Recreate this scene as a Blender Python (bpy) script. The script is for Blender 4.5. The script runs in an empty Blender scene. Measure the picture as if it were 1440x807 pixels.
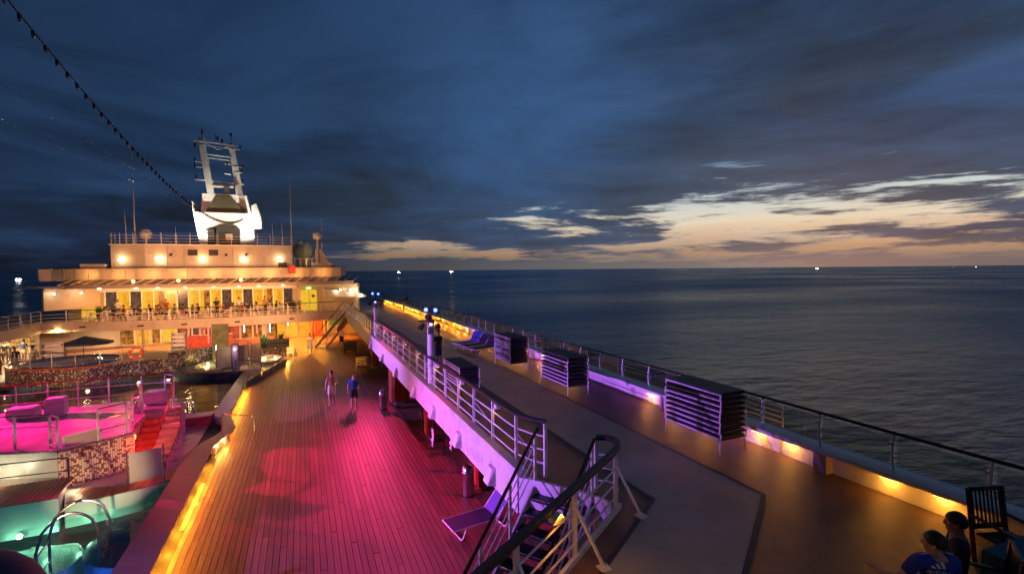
import bpy, bmesh, math, random
from mathutils import Vector, Matrix
random.seed(7)
R = math.radians
scn = bpy.context.scene
COL = scn.collection

# ------------------------------------------------------------------ camera
YAW, FPX = R(23.5), 677.0
PIT, ROLL = math.atan(24.5/FPX), math.atan(.00904)
fw = Vector((math.sin(YAW)*math.cos(PIT), math.cos(YAW)*math.cos(PIT), -math.sin(PIT)))
rt0 = Vector((math.cos(YAW), -math.sin(YAW), 0)); up0 = rt0.cross(fw)
RT = rt0*math.cos(ROLL)-up0*math.sin(ROLL); UP = up0*math.cos(ROLL)+rt0*math.sin(ROLL)
cam = bpy.data.objects.new('camera', bpy.data.cameras.new('camera')); COL.objects.link(cam)
cam.matrix_world = Matrix(((RT.x, UP.x, -fw.x, 0), (RT.y, UP.y, -fw.y, 0), (RT.z, UP.z, -fw.z, 6.7), (0, 0, 0, 1)))
cam.data.sensor_width = 36; cam.data.lens = 36*FPX/1440
cam.data.clip_start = .05; cam.data.clip_end = 200000
scn.camera = cam

# ------------------------------------------------------------------ render look
scn.view_settings.view_transform = 'Standard'; scn.view_settings.look = 'None'
scn.view_settings.exposure = 0.0; scn.view_settings.gamma = 1.0
scn.render.engine = 'CYCLES'
scn.cycles.use_denoising = True
scn.cycles.max_bounces = 5; scn.cycles.diffuse_bounces = 2; scn.cycles.glossy_bounces = 3
scn.cycles.transparent_max_bounces = 12; scn.cycles.transmission_bounces = 3
scn.cycles.caustics_reflective = False; scn.cycles.caustics_refractive = False
scn.cycles.sample_clamp_indirect = 3.0

# ------------------------------------------------------------------ world: dusk sky with broken cloud
SUN_AZ, SUN_EL = R(58), R(1.0)          # the afterglow lies to the right, low over the sea
def NT(nt, kind, **kw):
    n = nt.nodes.new(kind)
    for k, v in kw.items(): setattr(n, k, v)
    return n
def build_world():
    w = bpy.data.worlds.new("World"); scn.world = w; w.use_nodes = True
    nt = w.node_tree; nt.nodes.clear(); L = nt.links.new
    def val(x, sock):
        if isinstance(x, (int, float)): sock.default_value = x
        else: L(x, sock)
    def math_(op, a, b=None, c=None, clamp=False):
        n = NT(nt, 'ShaderNodeMath', operation=op, use_clamp=clamp)
        val(a, n.inputs[0])
        if b is not None: val(b, n.inputs[1])
        if c is not None: val(c, n.inputs[2])
        return n.outputs[0]
    def ramp(fac, stops, interp='LINEAR'):
        n = NT(nt, 'ShaderNodeValToRGB'); n.color_ramp.interpolation = interp
        cr = n.color_ramp
        while len(cr.elements) < len(stops): cr.elements.new(.5)
        for e, (p, c) in zip(cr.elements, stops):
            e.position = p; e.color = (*c, 1) if not isinstance(c, float) else (c, c, c, 1)
        L(fac, n.inputs[0]); return n.outputs[0]
    def mix(f, a, b, mode='MIX'):
        n = NT(nt, 'ShaderNodeMix', data_type='RGBA', blend_type=mode)
        val(f, n.inputs[0])
        for x, s in ((a, n.inputs[6]), (b, n.inputs[7])):
            if isinstance(x, tuple): s.default_value = (*x, 1)
            else: L(x, s)
        return n.outputs[2]
    def noise(vec, scale, detail=6, rough=.55, dist=0.0):
        n = NT(nt, 'ShaderNodeTexNoise'); L(vec, n.inputs['Vector'])
        n.inputs['Scale'].default_value = scale; n.inputs['Detail'].default_value = detail
        n.inputs['Roughness'].default_value = rough; n.inputs['Distortion'].default_value = dist
        return n.outputs['Fac']
    tc = NT(nt, 'ShaderNodeTexCoord')
    sep = NT(nt, 'ShaderNodeSeparateXYZ'); L(tc.outputs['Generated'], sep.inputs[0])
    x, y, z = sep.outputs
    zc = math_('MAXIMUM', z, 0.0)
    az = math_('ARCTAN2', x, y)                      # 0 = forward, + = to the right
    # glow weight by azimuth: widest and brightest around 52 degrees
    d = math_('ABSOLUTE', math_('SUBTRACT', az, R(50)))
    gl = math_('SUBTRACT', 1.0, math_('DIVIDE', d, R(60)), clamp=True)
    gl = math_('SMOOTHSTEP' if False else 'POWER', gl, .8)
    # stretched cloud coordinates
    def comb(a, b, c):
        n = NT(nt, 'ShaderNodeCombineXYZ'); val(a, n.inputs[0]); val(b, n.inputs[1]); val(c, n.inputs[2]); return n.outputs[0]
    v1 = comb(math_('MULTIPLY', az, 2.2), math_('MULTIPLY', zc, 15.0), 3.7)
    v2 = comb(math_('MULTIPLY', az, 3.0), math_('MULTIPLY', zc, 34.0), 9.1)
    den = math_('ADD', zc, .13)
    v3 = comb(math_('DIVIDE', x, den), math_('DIVIDE', y, den), 1.0)
    n1 = noise(v1, 1.5, 10, .64, .5); n2 = noise(v2, 1.5, 10, .66, .3); n3 = noise(v3, .75, 9, .58, .6)
    # clear evening air behind the clouds
    clear = ramp(zc, [(0.0, (.20, .19, .17)), (.03, (.34, .27, .19)), (.055, (.50, .44, .36)), (.085, (.78, .71, .54)), (.13, (.55, .62, .62)), (.2, (.10, .22, .36)), (.45, (.02, .07, .17))])
    orange = mix(ramp(n2, [(.42, 0.0), (.62, 1.0)]), clear, (.80, .36, .13))
    lowband = ramp(zc, [(.0, 0.0), (.012, .0), (.03, .75), (.075, .55), (.11, 0.0)])
    clear = mix(math_('MULTIPLY', lowband, 0.62), clear, orange)
    # cloud body
    cloud = ramp(n3, [(.36, (.005, .0155, .042)), (.5, (.0125, .040, .112)), (.64, (.027, .080, .205))])
    slate = ramp(n1, [(.30, (.028, .048, .082)), (.72, (.085, .13, .185))])
    # the cloud is lit towards the glow and pale low down
    side = math_('MULTIPLY', gl, ramp(zc, [(0.0, .85), (.1, .8), (.22, .42), (.5, .12)]))
    cloud = mix(side, cloud, slate)
    # a brighter blue window in the middle of the sky
    db = math_('DIVIDE', math_('SUBTRACT', az, R(24)), R(19))
    de = math_('DIVIDE', math_('SUBTRACT', zc, .26), .20)
    win = math_('SUBTRACT', 1.0, math_('ADD', math_('MULTIPLY', db, db), math_('MULTIPLY', de, de)), clamp=True)
    win = math_('MULTIPLY', win, ramp(n3, [(.35, .35), (.62, 1.0)]))
    cloud = mix(math_('MULTIPLY', win, .7), cloud, (.037, .112, .28))
    # cover: breaks low down towards the glow
    brk = math_('MULTIPLY', gl, ramp(zc, [(0.0, .56), (.03, .60), (.055, .68), (.085, .80), (.115, .70), (.15, .34), (.21, .08), (.3, .0)]))
    b2 = math_('MULTIPLY', ramp(zc, [(.016, 0.0), (.03, 1.0), (.048, 1.0), (.062, 0.0)]), math_('SUBTRACT', 1.0, math_('DIVIDE', math_('ABSOLUTE', math_('SUBTRACT', az, R(13))), R(16)), clamp=True))
    brk = math_('ADD', brk, math_('MULTIPLY', b2, .55))
    nn = math_('ADD', math_('MULTIPLY', n1, .55), math_('MULTIPLY', n2, .45))
    t = math_('ADD', math_('SUBTRACT', brk, .62), math_('MULTIPLY', math_('SUBTRACT', nn, .5), 3.6))
    hole = ramp(math_('ADD', math_('MULTIPLY', t, 1.6), .5), [(.3, 0.0), (.72, 1.0)], 'EASE')
    col = mix(math_('MULTIPLY', hole, ramp(zc, [(0, .9), (.15, 1.0), (.4, .4)])), cloud, clear)
    # haze right at the horizon; dark to the left
    hz = ramp(zc, [(0.0, 1.0), (.015, .75), (.05, 0.0)])
    hazec = mix(gl, (.008, .013, .030), (.20, .19, .178))
    col = mix(math_('MULTIPLY', hz, .8), col, hazec)
    left = ramp(math_('DIVIDE', math_('ADD', az, R(40)), R(80)), [(0.0, .34), (.5, .66), (.9, 1.0)])
    col = mix(1.0, col, left, 'MULTIPLY')
    storm = math_('MULTIPLY', ramp(zc, [(.14, 0.0), (.40, 1.0)]), math_('SUBTRACT', 1.0, math_('DIVIDE', math_('ADD', az, R(20)), R(52)), clamp=True))
    storm = math_('MULTIPLY', storm, ramp(n3, [(.35, 1.0), (.66, .35)]))
    col = mix(math_('MULTIPLY', storm, .8), col, (.004, .010, .024))
    sky = NT(nt, 'ShaderNodeTexSky', sky_type='NISHITA')
    sky.sun_disc = False; sky.sun_elevation = SUN_EL; sky.sun_rotation = SUN_AZ
    bg1 = NT(nt, 'ShaderNodeBackground'); L(col, bg1.inputs[0]); bg1.inputs[1].default_value = 1.0
    bg2 = NT(nt, 'ShaderNodeBackground'); L(sky.outputs[0], bg2.inputs[0]); bg2.inputs[1].default_value = .006
    add = NT(nt, 'ShaderNodeAddShader'); L(bg1.outputs[0], add.inputs[0]); L(bg2.outputs[0], add.inputs[1])
    out = NT(nt, 'ShaderNodeOutputWorld'); L(add.outputs[0], out.inputs[0])
build_world()
# the sun itself is behind the cloud at the horizon: a last faint soft light
sl = bpy.data.lights.new('sun', 'SUN'); sl.energy = .02; sl.angle = R(60); sl.color = (1, .75, .5)
so = bpy.data.objects.new('sun', sl); COL.objects.link(so)
so.rotation_euler = Vector((math.sin(SUN_AZ)*math.cos(R(4)), math.cos(SUN_AZ)*math.cos(R(4)), math.sin(R(4)))).to_track_quat('Z', 'Y').to_euler()

# ------------------------------------------------------------------ materials
def mat(name, color, rough=.5, metal=0.0, var=.15, scale=3.0, bump=0.0, bscale=40, spec=.5, stretch=(1, 1, 1), wear=None):
    m = bpy.data.materials.new(name); m.use_nodes = True; nt = m.node_tree; L = nt.links.new
    b = nt.nodes['Principled BSDF']
    b.inputs['Roughness'].default_value = rough; b.inputs['Metallic'].default_value = metal
    b.inputs['Specular IOR Level'].default_value = spec
    tc = NT(nt, 'ShaderNodeTexCoord'); mp = NT(nt, 'ShaderNodeMapping'); L(tc.outputs['Object'], mp.inputs[0])
    mp.inputs['Scale'].default_value = stretch
    n = NT(nt, 'ShaderNodeTexNoise'); L(mp.outputs[0], n.inputs['Vector']); n.inputs['Scale'].default_value = scale
    n.inputs['Detail'].default_value = 5
    r = NT(nt, 'ShaderNodeValToRGB'); L(n.outputs['Fac'], r.inputs[0])
    c0 = tuple(max(0, c*(1-var)) for c in color); c1 = tuple(min(1, c*(1+var)) for c in color)
    r.color_ramp.elements[0].position = .3; r.color_ramp.elements[1].position = .7
    r.color_ramp.elements[0].color = (*c0, 1); r.color_ramp.elements[1].color = (*c1, 1)
    col = r.outputs[0]
    if wear:
        n2 = NT(nt, 'ShaderNodeTexNoise'); L(mp.outputs[0], n2.inputs['Vector']); n2.inputs['Scale'].default_value = wear[1]
        n2.inputs['Detail'].default_value = 8; n2.inputs['Roughness'].default_value = .65
        r2 = NT(nt, 'ShaderNodeValToRGB'); L(n2.outputs['Fac'], r2.inputs[0])
        r2.color_ramp.elements[0].position = .52; r2.color_ramp.elements[1].position = .72
        mx = NT(nt, 'ShaderNodeMix', data_type='RGBA'); L(r2.outputs[0], mx.inputs[0]); L(col, mx.inputs[6])
        mx.inputs[7].default_value = (*wear[0], 1); col = mx.outputs[2]
    L(col, b.inputs['Base Color'])
    if var > 0:
        mr = NT(nt, 'ShaderNodeMapRange'); L(n.outputs['Fac'], mr.inputs[0])
        mr.inputs[3].default_value = max(.02, rough-.12); mr.inputs[4].default_value = min(1, rough+.12)
        L(mr.outputs[0], b.inputs['Roughness'])
    if bump > 0:
        nb = NT(nt, 'ShaderNodeTexNoise'); L(mp.outputs[0], nb.inputs['Vector']); nb.inputs['Scale'].default_value = bscale
        bm_ = NT(nt, 'ShaderNodeBump'); bm_.inputs['Strength'].default_value = bump; bm_.inputs['Distance'].default_value = .02
        L(nb.outputs['Fac'], bm_.inputs['Height']); L(bm_.outputs[0], b.inputs['Normal'])
    return m
def emat(name, color, strength, base=(.1, .1, .1)):
    m = bpy.data.materials.new(name); m.use_nodes = True
    b = m.node_tree.nodes['Principled BSDF']
    b.inputs['Base Color'].default_value = (*base, 1)
    b.inputs['Emission Color'].default_value = (*color, 1); b.inputs['Emission Strength'].default_value = strength
    return m
def glass_mat(name, tint=(.9, .95, .95), gloss=.12, rough=.03):
    m = bpy.data.materials.new(name); m.use_nodes = True; nt = m.node_tree; L = nt.links.new; nt.nodes.clear()
    t = NT(nt, 'ShaderNodeBsdfTransparent'); t.inputs[0].default_value = (*tint, 1)
    g = NT(nt, 'ShaderNodeBsdfGlossy'); g.inputs['Roughness'].default_value = rough
    lw = NT(nt, 'ShaderNodeLayerWeight'); lw.inputs[0].default_value = .35
    mm = NT(nt, 'ShaderNodeMath', operation='MULTIPLY_ADD'); L(lw.outputs['Fresnel'], mm.inputs[0]); mm.inputs[1].default_value = .6; mm.inputs[2].default_value = gloss*.4
    mx = NT(nt, 'ShaderNodeMixShader'); L(mm.outputs[0], mx.inputs[0]); L(t.outputs[0], mx.inputs[1]); L(g.outputs[0], mx.inputs[2])
    o = NT(nt, 'ShaderNodeOutputMaterial'); L(mx.outputs[0], o.inputs[0]); return m
def water_mat(name, tint, scale=3.0, bump=.25, depthcol=None):
    m = bpy.data.materials.new(name); m.use_nodes = True; nt = m.node_tree; L = nt.links.new; nt.nodes.clear()
    tc = NT(nt, 'ShaderNodeTexCoord')
    n = NT(nt, 'ShaderNodeTexNoise'); L(tc.outputs['Object'], n.inputs['Vector']); n.inputs['Scale'].default_value = scale; n.inputs['Detail'].default_value = 3
    b = NT(nt, 'ShaderNodeBump'); b.inputs['Strength'].default_value = bump; b.inputs['Distance'].default_value = .05; L(n.outputs['Fac'], b.inputs['Height'])
    t = NT(nt, 'ShaderNodeBsdfTransparent'); t.inputs[0].default_value = (*tint, 1)
    g = NT(nt, 'ShaderNodeBsdfGlossy'); g.inputs['Roughness'].default_value = .04; L(b.outputs[0], g.inputs['Normal'])
    fr = NT(nt, 'ShaderNodeFresnel'); fr.inputs['IOR'].default_value = 1.5; L(b.outputs[0], fr.inputs['Normal'])
    mm = NT(nt, 'ShaderNodeMath', operation='MULTIPLY_ADD', use_clamp=True); L(fr.outputs[0], mm.inputs[0]); mm.inputs[1].default_value = 1.3; mm.inputs[2].default_value = .06
    mx = NT(nt, 'ShaderNodeMixShader'); L(mm.outputs[0], mx.inputs[0]); L(t.outputs[0], mx.inputs[1]); L(g.outputs[0], mx.inputs[2])
    o = NT(nt, 'ShaderNodeOutputMaterial'); L(mx.outputs[0], o.inputs[0]); return m
def mosaic_mat(name, dark, light, size=.055, frac=.5):
    m = bpy.data.materials.new(name); m.use_nodes = True; nt = m.node_tree; L = nt.links.new
    b = nt.nodes['Principled BSDF']; b.inputs['Roughness'].default_value = .25
    tc = NT(nt, 'ShaderNodeTexCoord')
    sc = NT(nt, 'ShaderNodeVectorMath', operation='SCALE'); L(tc.outputs['UV'], sc.inputs[0]); sc.inputs['Scale'].default_value = 1/size
    fl = NT(nt, 'ShaderNodeVectorMath', operation='FLOOR'); L(sc.outputs[0], fl.inputs[0])
    wn = NT(nt, 'ShaderNodeTexWhiteNoise'); L(fl.outputs[0], wn.inputs['Vector'])
    r = NT(nt, 'ShaderNodeValToRGB'); L(wn.outputs['Value'], r.inputs[0]); r.color_ramp.interpolation = 'CONSTANT'
    e = r.color_ramp.elements; e[0].color = (*dark, 1); e[1].position = frac; e[1].color = (*light, 1)
    e2 = r.color_ramp.elements.new(frac*.5); e2.color = (*[d*.4+l*.25 for d, l in zip(dark, light)], 1)
    fr = NT(nt, 'ShaderNodeVectorMath', operation='FRACTION'); L(sc.outputs[0], fr.inputs[0])
    sp = NT(nt, 'ShaderNodeSeparateXYZ'); L(fr.outputs[0], sp.inputs[0])
    mn = NT(nt, 'ShaderNodeMath', operation='MINIMUM'); L(sp.outputs[0], mn.inputs[0]); L(sp.outputs[1], mn.inputs[1])
    gt = NT(nt, 'ShaderNodeMath', operation='GREATER_THAN'); L(mn.outputs[0], gt.inputs[0]); gt.inputs[1].default_value = .14
    mx = NT(nt, 'ShaderNodeMix', data_type='RGBA'); L(gt.outputs[0], mx.inputs[0]); mx.inputs[6].default_value = (.09, .06, .05, 1); L(r.outputs[0], mx.inputs[7])
    L(mx.outputs[2], b.inputs['Base Color']); return m

M = {}
M['white'] = mat('white_paint', (.78, .77, .74), .35, 0, .05, 2.0, wear=((.55, .48, .42), 3.0))
M['cream'] = mat('cream_paint', (.52, .43, .36), .45, 0, .12, .8, wear=((.38, .30, .25), 1.6))
M['steel'] = mat('stainless_steel', (.62, .62, .63), .22, 1, .1, 9)
M['black'] = mat('black_rubber', (.012, .012, .015), .5, 0, .3, 9, .15, 80)
M['varnish'] = mat('dark_varnished_teak', (.035, .014, .010), .18, 0, .35, 6, stretch=(4, .6, 4))
M['redwood'] = mat('red_varnished_wood', (.26, .055, .03), .3, 0, .4, 3, stretch=(4, 4, .5))
M['teak'] = mat('weathered_teak', (.28, .205, .145), .55, 0, .3, 2.2, .15, 60, stretch=(6, .8, 1))
M['caulk'] = mat('black_caulking', (.02, .016, .014), .6, 0, .2, 5)
M['deckpaint'] = mat('tan_deck_coating', (.17, .095, .052), .36, 0, .38, .9, .5, 160, wear=((.095, .055, .035), 2.6))
M['track'] = mat('grey_green_walkway_coating', (.40, .42, .38), .5, 0, .2, .8, .55, 200, wear=((.30, .32, .29), 2.2))
M['seam'] = mat('dark_seam_strip', (.06, .028, .018), .45, 0, .2, 6)
M['blackfab'] = mat('black_sling_fabric', (.015, .02, .028), .6, 0, .2, 12, .2, 150)
M['bluefab'] = mat('blue_sling_fabric', (.05, .09, .35), .65, 0, .2, 12, .2, 150)
M['navy'] = mat('navy_canvas', (.008, .022, .075), .7, 0, .2, 5)
M['towel'] = mat('white_towel_cloth', (.75, .75, .8), .9, 0, .08, 20, .5, 90)
M['pooltile'] = mat('pool_floor_coating', (.34, .33, .36), .28, 0, .28, .9, .1, 60, wear=((.18, .19, .24), 1.1))
M['poolpale'] = mat('pale_pool_tile', (.55, .66, .60), .3, 0, .1, 2.0)
M['pooldeep'] = mat('deep_blue_pool_tile', (.06, .13, .22), .3, 0, .3, 3.0)
M['mosaic'] = mosaic_mat('cream_red_mosaic', (.26, .10, .07), (.80, .68, .52), .062, .42)
M['mosaicd'] = mosaic_mat('dark_violet_mosaic', (.028, .02, .06), (.34, .32, .34), .08, .78)
M['glass'] = glass_mat('clear_glass', (.78, .84, .84), .10)
M['screen'] = glass_mat('frosted_glass', (.62, .6, .58), .5, .35)
M['water'] = water_mat('pool_water', (.62, .84, .86), 2.2, .28)
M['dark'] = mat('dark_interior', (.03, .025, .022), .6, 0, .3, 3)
M['skin'] = mat('skin', (.52, .30, .21), .5, 0, .08, 8)
M['skin2'] = mat('tanned_skin', (.33, .17, .11), .5, 0, .08, 8)
M['hair'] = mat('dark_hair', (.015, .011, .009), .5, 0, .3, 30, .5, 60)
M['greyhair'] = mat('grey_hair', (.30, .27, .25), .6, 0, .3, 30, .5, 60)
CL = {k: mat(k+'_cloth', c, .85, 0, .12, 6, .3, 60) for k, c in dict(white=(.72, .72, .74), black=(.02, .02, .025), blue=(.02, .10, .55), navy=(.02, .03, .10),
      red=(.55, .05, .04), green=(.16, .26, .05), khaki=(.38, .30, .2), teal=(.03, .12, .14), pink=(.6, .25, .3), jersey=(.03, .05, .35), orange=(.65, .22, .05)).items()}
M['lampwarm'] = emat('warm_lamp_glow', (1, .62, .16), 14)
M['lampwhite'] = emat('white_lamp_glow', (1, .82, .5), 30)
M['lampblue'] = emat('blue_lamp_glow', (.06, .12, 1), 9)
M['lampviolet'] = emat('violet_lamp_glow', (.35, .3, 1), 3)
M['lampred'] = emat('red_lamp_glow', (1, .08, .08), 4)
M['green_sign'] = emat('green_sign_glow', (.3, 1, .25), 3)
M['tube_w'] = emat('white_violet_tube', (.9, .7, 1), 6)
M['tube_r'] = emat('red_tube', (1, .12, .08), 3)
M['tube_c'] = emat('cyan_tube', (.35, 1, .95), 4)
def lit_window(name, c1, c2, strength):
    m = bpy.data.materials.new(name); m.use_nodes = True; nt = m.node_tree; L = nt.links.new; b = nt.nodes['Principled BSDF']
    tc = NT(nt, 'ShaderNodeTexCoord'); mp = NT(nt, 'ShaderNodeMapping'); L(tc.outputs['Object'], mp.inputs[0]); mp.inputs['Scale'].default_value = (2.2, 1, 1.3)
    n = NT(nt, 'ShaderNodeTexNoise'); L(mp.outputs[0], n.inputs[0]); n.inputs['Scale'].default_value = 1.6; n.inputs['Detail'].default_value = 5; n.inputs['Roughness'].default_value = .7
    r = NT(nt, 'ShaderNodeValToRGB'); L(n.outputs['Fac'], r.inputs[0]); e = r.color_ramp.elements; e[0].position = .36; e[0].color = (*c2, 1); e[1].position = .6; e[1].color = (*c1, 1)
    L(r.outputs[0], b.inputs['Emission Color']); b.inputs['Emission Strength'].default_value = strength; b.inputs['Base Color'].default_value = (.03, .02, .012, 1); b.inputs['Roughness'].default_value = .12
    return m
M['win_y'] = lit_window('curtained_window_light', (1, .50, .03), (.80, .30, .015), .85)
M['win_o'] = lit_window('dim_orange_window', (1, .33, .04), (.03, .012, .01), .55)
M['win_d'] = lit_window('dark_window', (.20, .15, .12), (.010, .012, .02), .45)
M['win_r'] = lit_window('red_window', (1, .16, .06), (.12, .01, .01), .6)
M['door_y'] = lit_window('lit_yellow_door', (1, .60, .04), (.95, .48, .03), .85)
M['boatlamp'] = emat('boat_deck_lamps', (1, .9, .75), 400)
M['boatlampr'] = emat('orange_boat_lamps', (1, .45, .25), 220)
M['leaf'] = mat('leaves', (.03, .08, .02), .6, 0, .4, 8)

# ------------------------------------------------------------------ mesh helpers
class MB:
    def __init__(s): s.v = []; s.f = []; s.uv = []
    def add(s, vs, fs, uvs=None):
        o = len(s.v); s.v += [Vector(v) for v in vs]
        for i, f in enumerate(fs):
            s.f.append([a+o for a in f]); s.uv.append(uvs[i] if uvs else None)
        return s
    def box(s, x0, x1, y0, y1, z0, z1):
        vs = [(x, y, z) for z in (z0, z1) for y in (y0, y1) for x in (x0, x1)]
        return s.add(vs, [(0, 2, 3, 1), (4, 5, 7, 6), (0, 1, 5, 4), (2, 6, 7, 3), (0, 4, 6, 2), (1, 3, 7, 5)])
    def beam(s, a, b, w, h=None, up=(0, 0, 1)):
        a, b = Vector(a), Vector(b); h = h or w; d = (b-a).normalized()
        u = Vector(up)
        if abs(d.dot(u)) > .98: u = Vector((0, 1, 0))
        x = d.cross(u).normalized(); y = x.cross(d).normalized()
        vs = [p+x*i*w/2+y*j*h/2 for p in (a, b) for i, j in ((-1, -1), (1, -1), (1, 1), (-1, 1))]
        return s.add(vs, [(3, 2, 1, 0), (4, 5, 6, 7), (0, 1, 5, 4), (1, 2, 6, 5), (2, 3, 7, 6), (3, 0, 4, 7)])
    def tube(s, pts, r, n=8, close=False):
        pts = [Vector(p) for p in pts]; rr = r if isinstance(r, (list, tuple)) else [r]*len(pts)
        o = len(s.v); k = len(pts); prev = None
        for i, p in enumerate(pts):
            if close: d = (pts[(i+1) % k]-pts[i-1]).normalized()
            else: d = (pts[min(i+1, k-1)]-pts[max(i-1, 0)]).normalized()
            u = prev if prev is not None else (Vector((0, 0, 1)) if abs(d.z) < .95 else Vector((1, 0, 0)))
            x = d.cross(u)
            if x.length < 1e-4: x = d.cross(Vector((0, 1, 0)))
            x.normalize(); y = x.cross(d).normalized(); prev = y
            for j in range(n):
                a = 2*math.pi*j/n; s.v.append(p+(x*math.cos(a)+y*math.sin(a))*rr[i])
        for i in range(k if close else k-1):
            i2 = (i+1) % k
            for j in range(n):
                j2 = (j+1) % n
                s.f.append([o+i*n+j, o+i*n+j2, o+i2*n+j2, o+i2*n+j]); s.uv.append(None)
        if not close:
            s.f.append([o+j for j in range(n)][::-1]); s.uv.append(None)
            s.f.append([o+(k-1)*n+j for j in range(n)]); s.uv.append(None)
        return s
    def lathe(s, prof, c=(0, 0, 0), n=16, arc=2*math.pi, a0=0):
        o = len(s.v); c = Vector(c); full = arc > 6.28; m = n if full else n+1
        for r, z in prof:
            for j in range(m):
                a = a0+arc*j/n; s.v.append(c+Vector((r*math.cos(a), r*math.sin(a), z)))
        for i in range(len(prof)-1):
            for j in range(n):
                j2 = (j+1) % m
                s.f.append([o+i*m+j, o+i*m+j2, o+(i+1)*m+j2, o+(i+1)*m+j]); s.uv.append(None)
        return s
    def ball(s, c, r, n=12, sq=(1, 1, 1)):
        c = Vector(c); k = n//2+1; o = len(s.v)
        for i in range(k):
            t = math.pi*i/(k-1)
            for j in range(n):
                a = 2*math.pi*j/n
                s.v.append(c+Vector((r*sq[0]*math.sin(t)*math.cos(a), r*sq[1]*math.sin(t)*math.sin(a), r*sq[2]*math.cos(t))))
        for i in range(k-1):
            for j in range(n):
                j2 = (j+1) % n
                s.f.append([o+i*n+j, o+(i+1)*n+j, o+(i+1)*n+j2, o+i*n+j2]); s.uv.append(None)
        return s
    def prism(s, poly, z0, z1):
        n = len(poly); o = len(s.v)
        ar = sum(poly[i][0]*poly[(i+1) % n][1]-poly[(i+1) % n][0]*poly[i][1] for i in range(n))
        if ar < 0: poly = poly[::-1]
        for z in (z0, z1):
            for q in poly: s.v.append(Vector((q[0], q[1], z)))
        s.f.append([o+i for i in range(n)][::-1]); s.f.append([o+n+i for i in range(n)]); s.uv += [None, None]
        for i in range(n):
            j = (i+1) % n; s.f.append([o+i, o+j, o+n+j, o+n+i]); s.uv.append(None)
        return s
    def extrude(s, prof, a, b, up=(0, 0, 1)):
        """profile (offset sideways, height) swept from a to b"""
        a, b = Vector(a), Vector(b); d = (b-a).normalized(); x = d.cross(Vector(up)).normalized(); y = x.cross(d)
        n = len(prof); vs = [p+x*u+y*w for p in (a, b) for u, w in prof]
        return s.add(vs, [list(range(n))[::-1], list(range(n, 2*n))]+[(i, (i+1) % n, n+(i+1) % n, n+i) for i in range(n)])
    def wall(s, path, z0, z1, th=.1):
        """upright wall along a plan path with UVs in metres (z0/z1 number or list), thickness inward"""
        n = len(path); P_ = [Vector((p[0], p[1], 0)) for p in path]
        Z0 = z0 if isinstance(z0, list) else [z0]*n; Z1 = z1 if isinstance(z1, list) else [z1]*n
        off = []
        for i in range(n):
            d = (P_[min(i+1, n-1)]-P_[max(i-1, 0)]).normalized(); off.append(Vector((-d.y, d.x, 0))*th)
        u = 0
        for i in range(n-1):
            a, b = P_[i], P_[i+1]; a2, b2 = a+off[i], b+off[i+1]; l = (b-a).length
            q = [(a.x, a.y, Z0[i]), (b.x, b.y, Z0[i+1]), (b.x, b.y, Z1[i+1]), (a.x, a.y, Z1[i]),
                 (a2.x, a2.y, Z0[i]), (b2.x, b2.y, Z0[i+1]), (b2.x, b2.y, Z1[i+1]), (a2.x, a2.y, Z1[i])]
            fu = [(u, Z0[i]), (u+l, Z0[i+1]), (u+l, Z1[i+1]), (u, Z1[i])]
            s.add(q, [(0, 1, 2, 3), (5, 4, 7, 6), (3, 2, 6, 7)], [fu, [fu[1], fu[0], fu[3], fu[2]], [(u, 0), (u+l, 0), (u+l, th), (u, th)]])
            if i == 0: s.add([q[0], q[3], q[7], q[4]], [(0, 1, 2, 3)], [[(0, Z0[0]), (0, Z1[0]), (th, Z1[0]), (th, Z0[0])]])
            if i == n-2: s.add([q[1], q[5], q[6], q[2]], [(0, 1, 2, 3)], [[(0, Z0[-1]), (th, Z0[-1]), (th, Z1[-1]), (0, Z1[-1])]])
            u += l
        return s
    def mesh(s, name, m, off=Vector((0, 0, 0)), smooth=False):
        me = bpy.data.meshes.new(name)
        me.from_pydata([v-off for v in s.v], [], s.f)
        if any(u for u in s.uv):
            uvl = me.uv_layers.new(name='UVMap'); k = 0
            for f, u in zip(s.f, s.uv):
                for i in range(len(f)):
                    uvl.data[k].uv = u[i] if u else (s.v[f[i]].x+s.v[f[i]].y, s.v[f[i]].z); k += 1
        if m: me.materials.append(m)
        if smooth:
            for p in me.polygons: p.use_smooth = True
            try: me.set_sharp_from_angle(angle=R(40))
            except Exception: pass
        me.update(); return me
WLOC = {}
def build(mb, name, m, parent=None, smooth=False, origin=None):
    base = WLOC.get(parent.name, Vector((0, 0, 0))) if parent else Vector((0, 0, 0))
    org = Vector(origin) if origin is not None else (base if parent else Vector((0, 0, 0)))
    me = mb.mesh(name, m, org, smooth)
    o = bpy.data.objects.new(name, me); COL.objects.link(o)
    if parent: o.parent = parent; o.location = org-base
    else: o.location = org
    WLOC[o.name] = org
    return o
def tag(o, label=None, cat=None, group=None, kind=None):
    if label: o['label'] = label
    if cat: o['category'] = cat
    if group: o['group'] = group
    if kind: o['kind'] = kind
    return o
def thing(name, label, cat, loc=(0, 0, 0), group=None, rz=0):
    o = bpy.data.objects.new(name, None); COL.objects.link(o); o.location = loc; o.empty_display_size = .2
    WLOC[o.name] = Vector(loc); o.rotation_euler.z = rz
    return tag(o, label, cat, group)
def copy_tree(o, parent=None):
    c = o.copy(); COL.objects.link(c)
    if parent: c.parent = parent
    for ch in list(o.children): copy_tree(ch, c)
    return c
def face_up(o):
    if sum(p.normal.z*p.area for p in o.data.polygons) < 0: o.data.flip_normals()
    return o
def struct(mb, name, m, parent=None, **k): return tag(build(mb, name, m, parent, **k), kind='structure')
def one(mb, name, m, label, cat, group=None, origin=None, smooth=False):
    return tag(build(mb, name, m, None, smooth, origin), label, cat, group)
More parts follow.
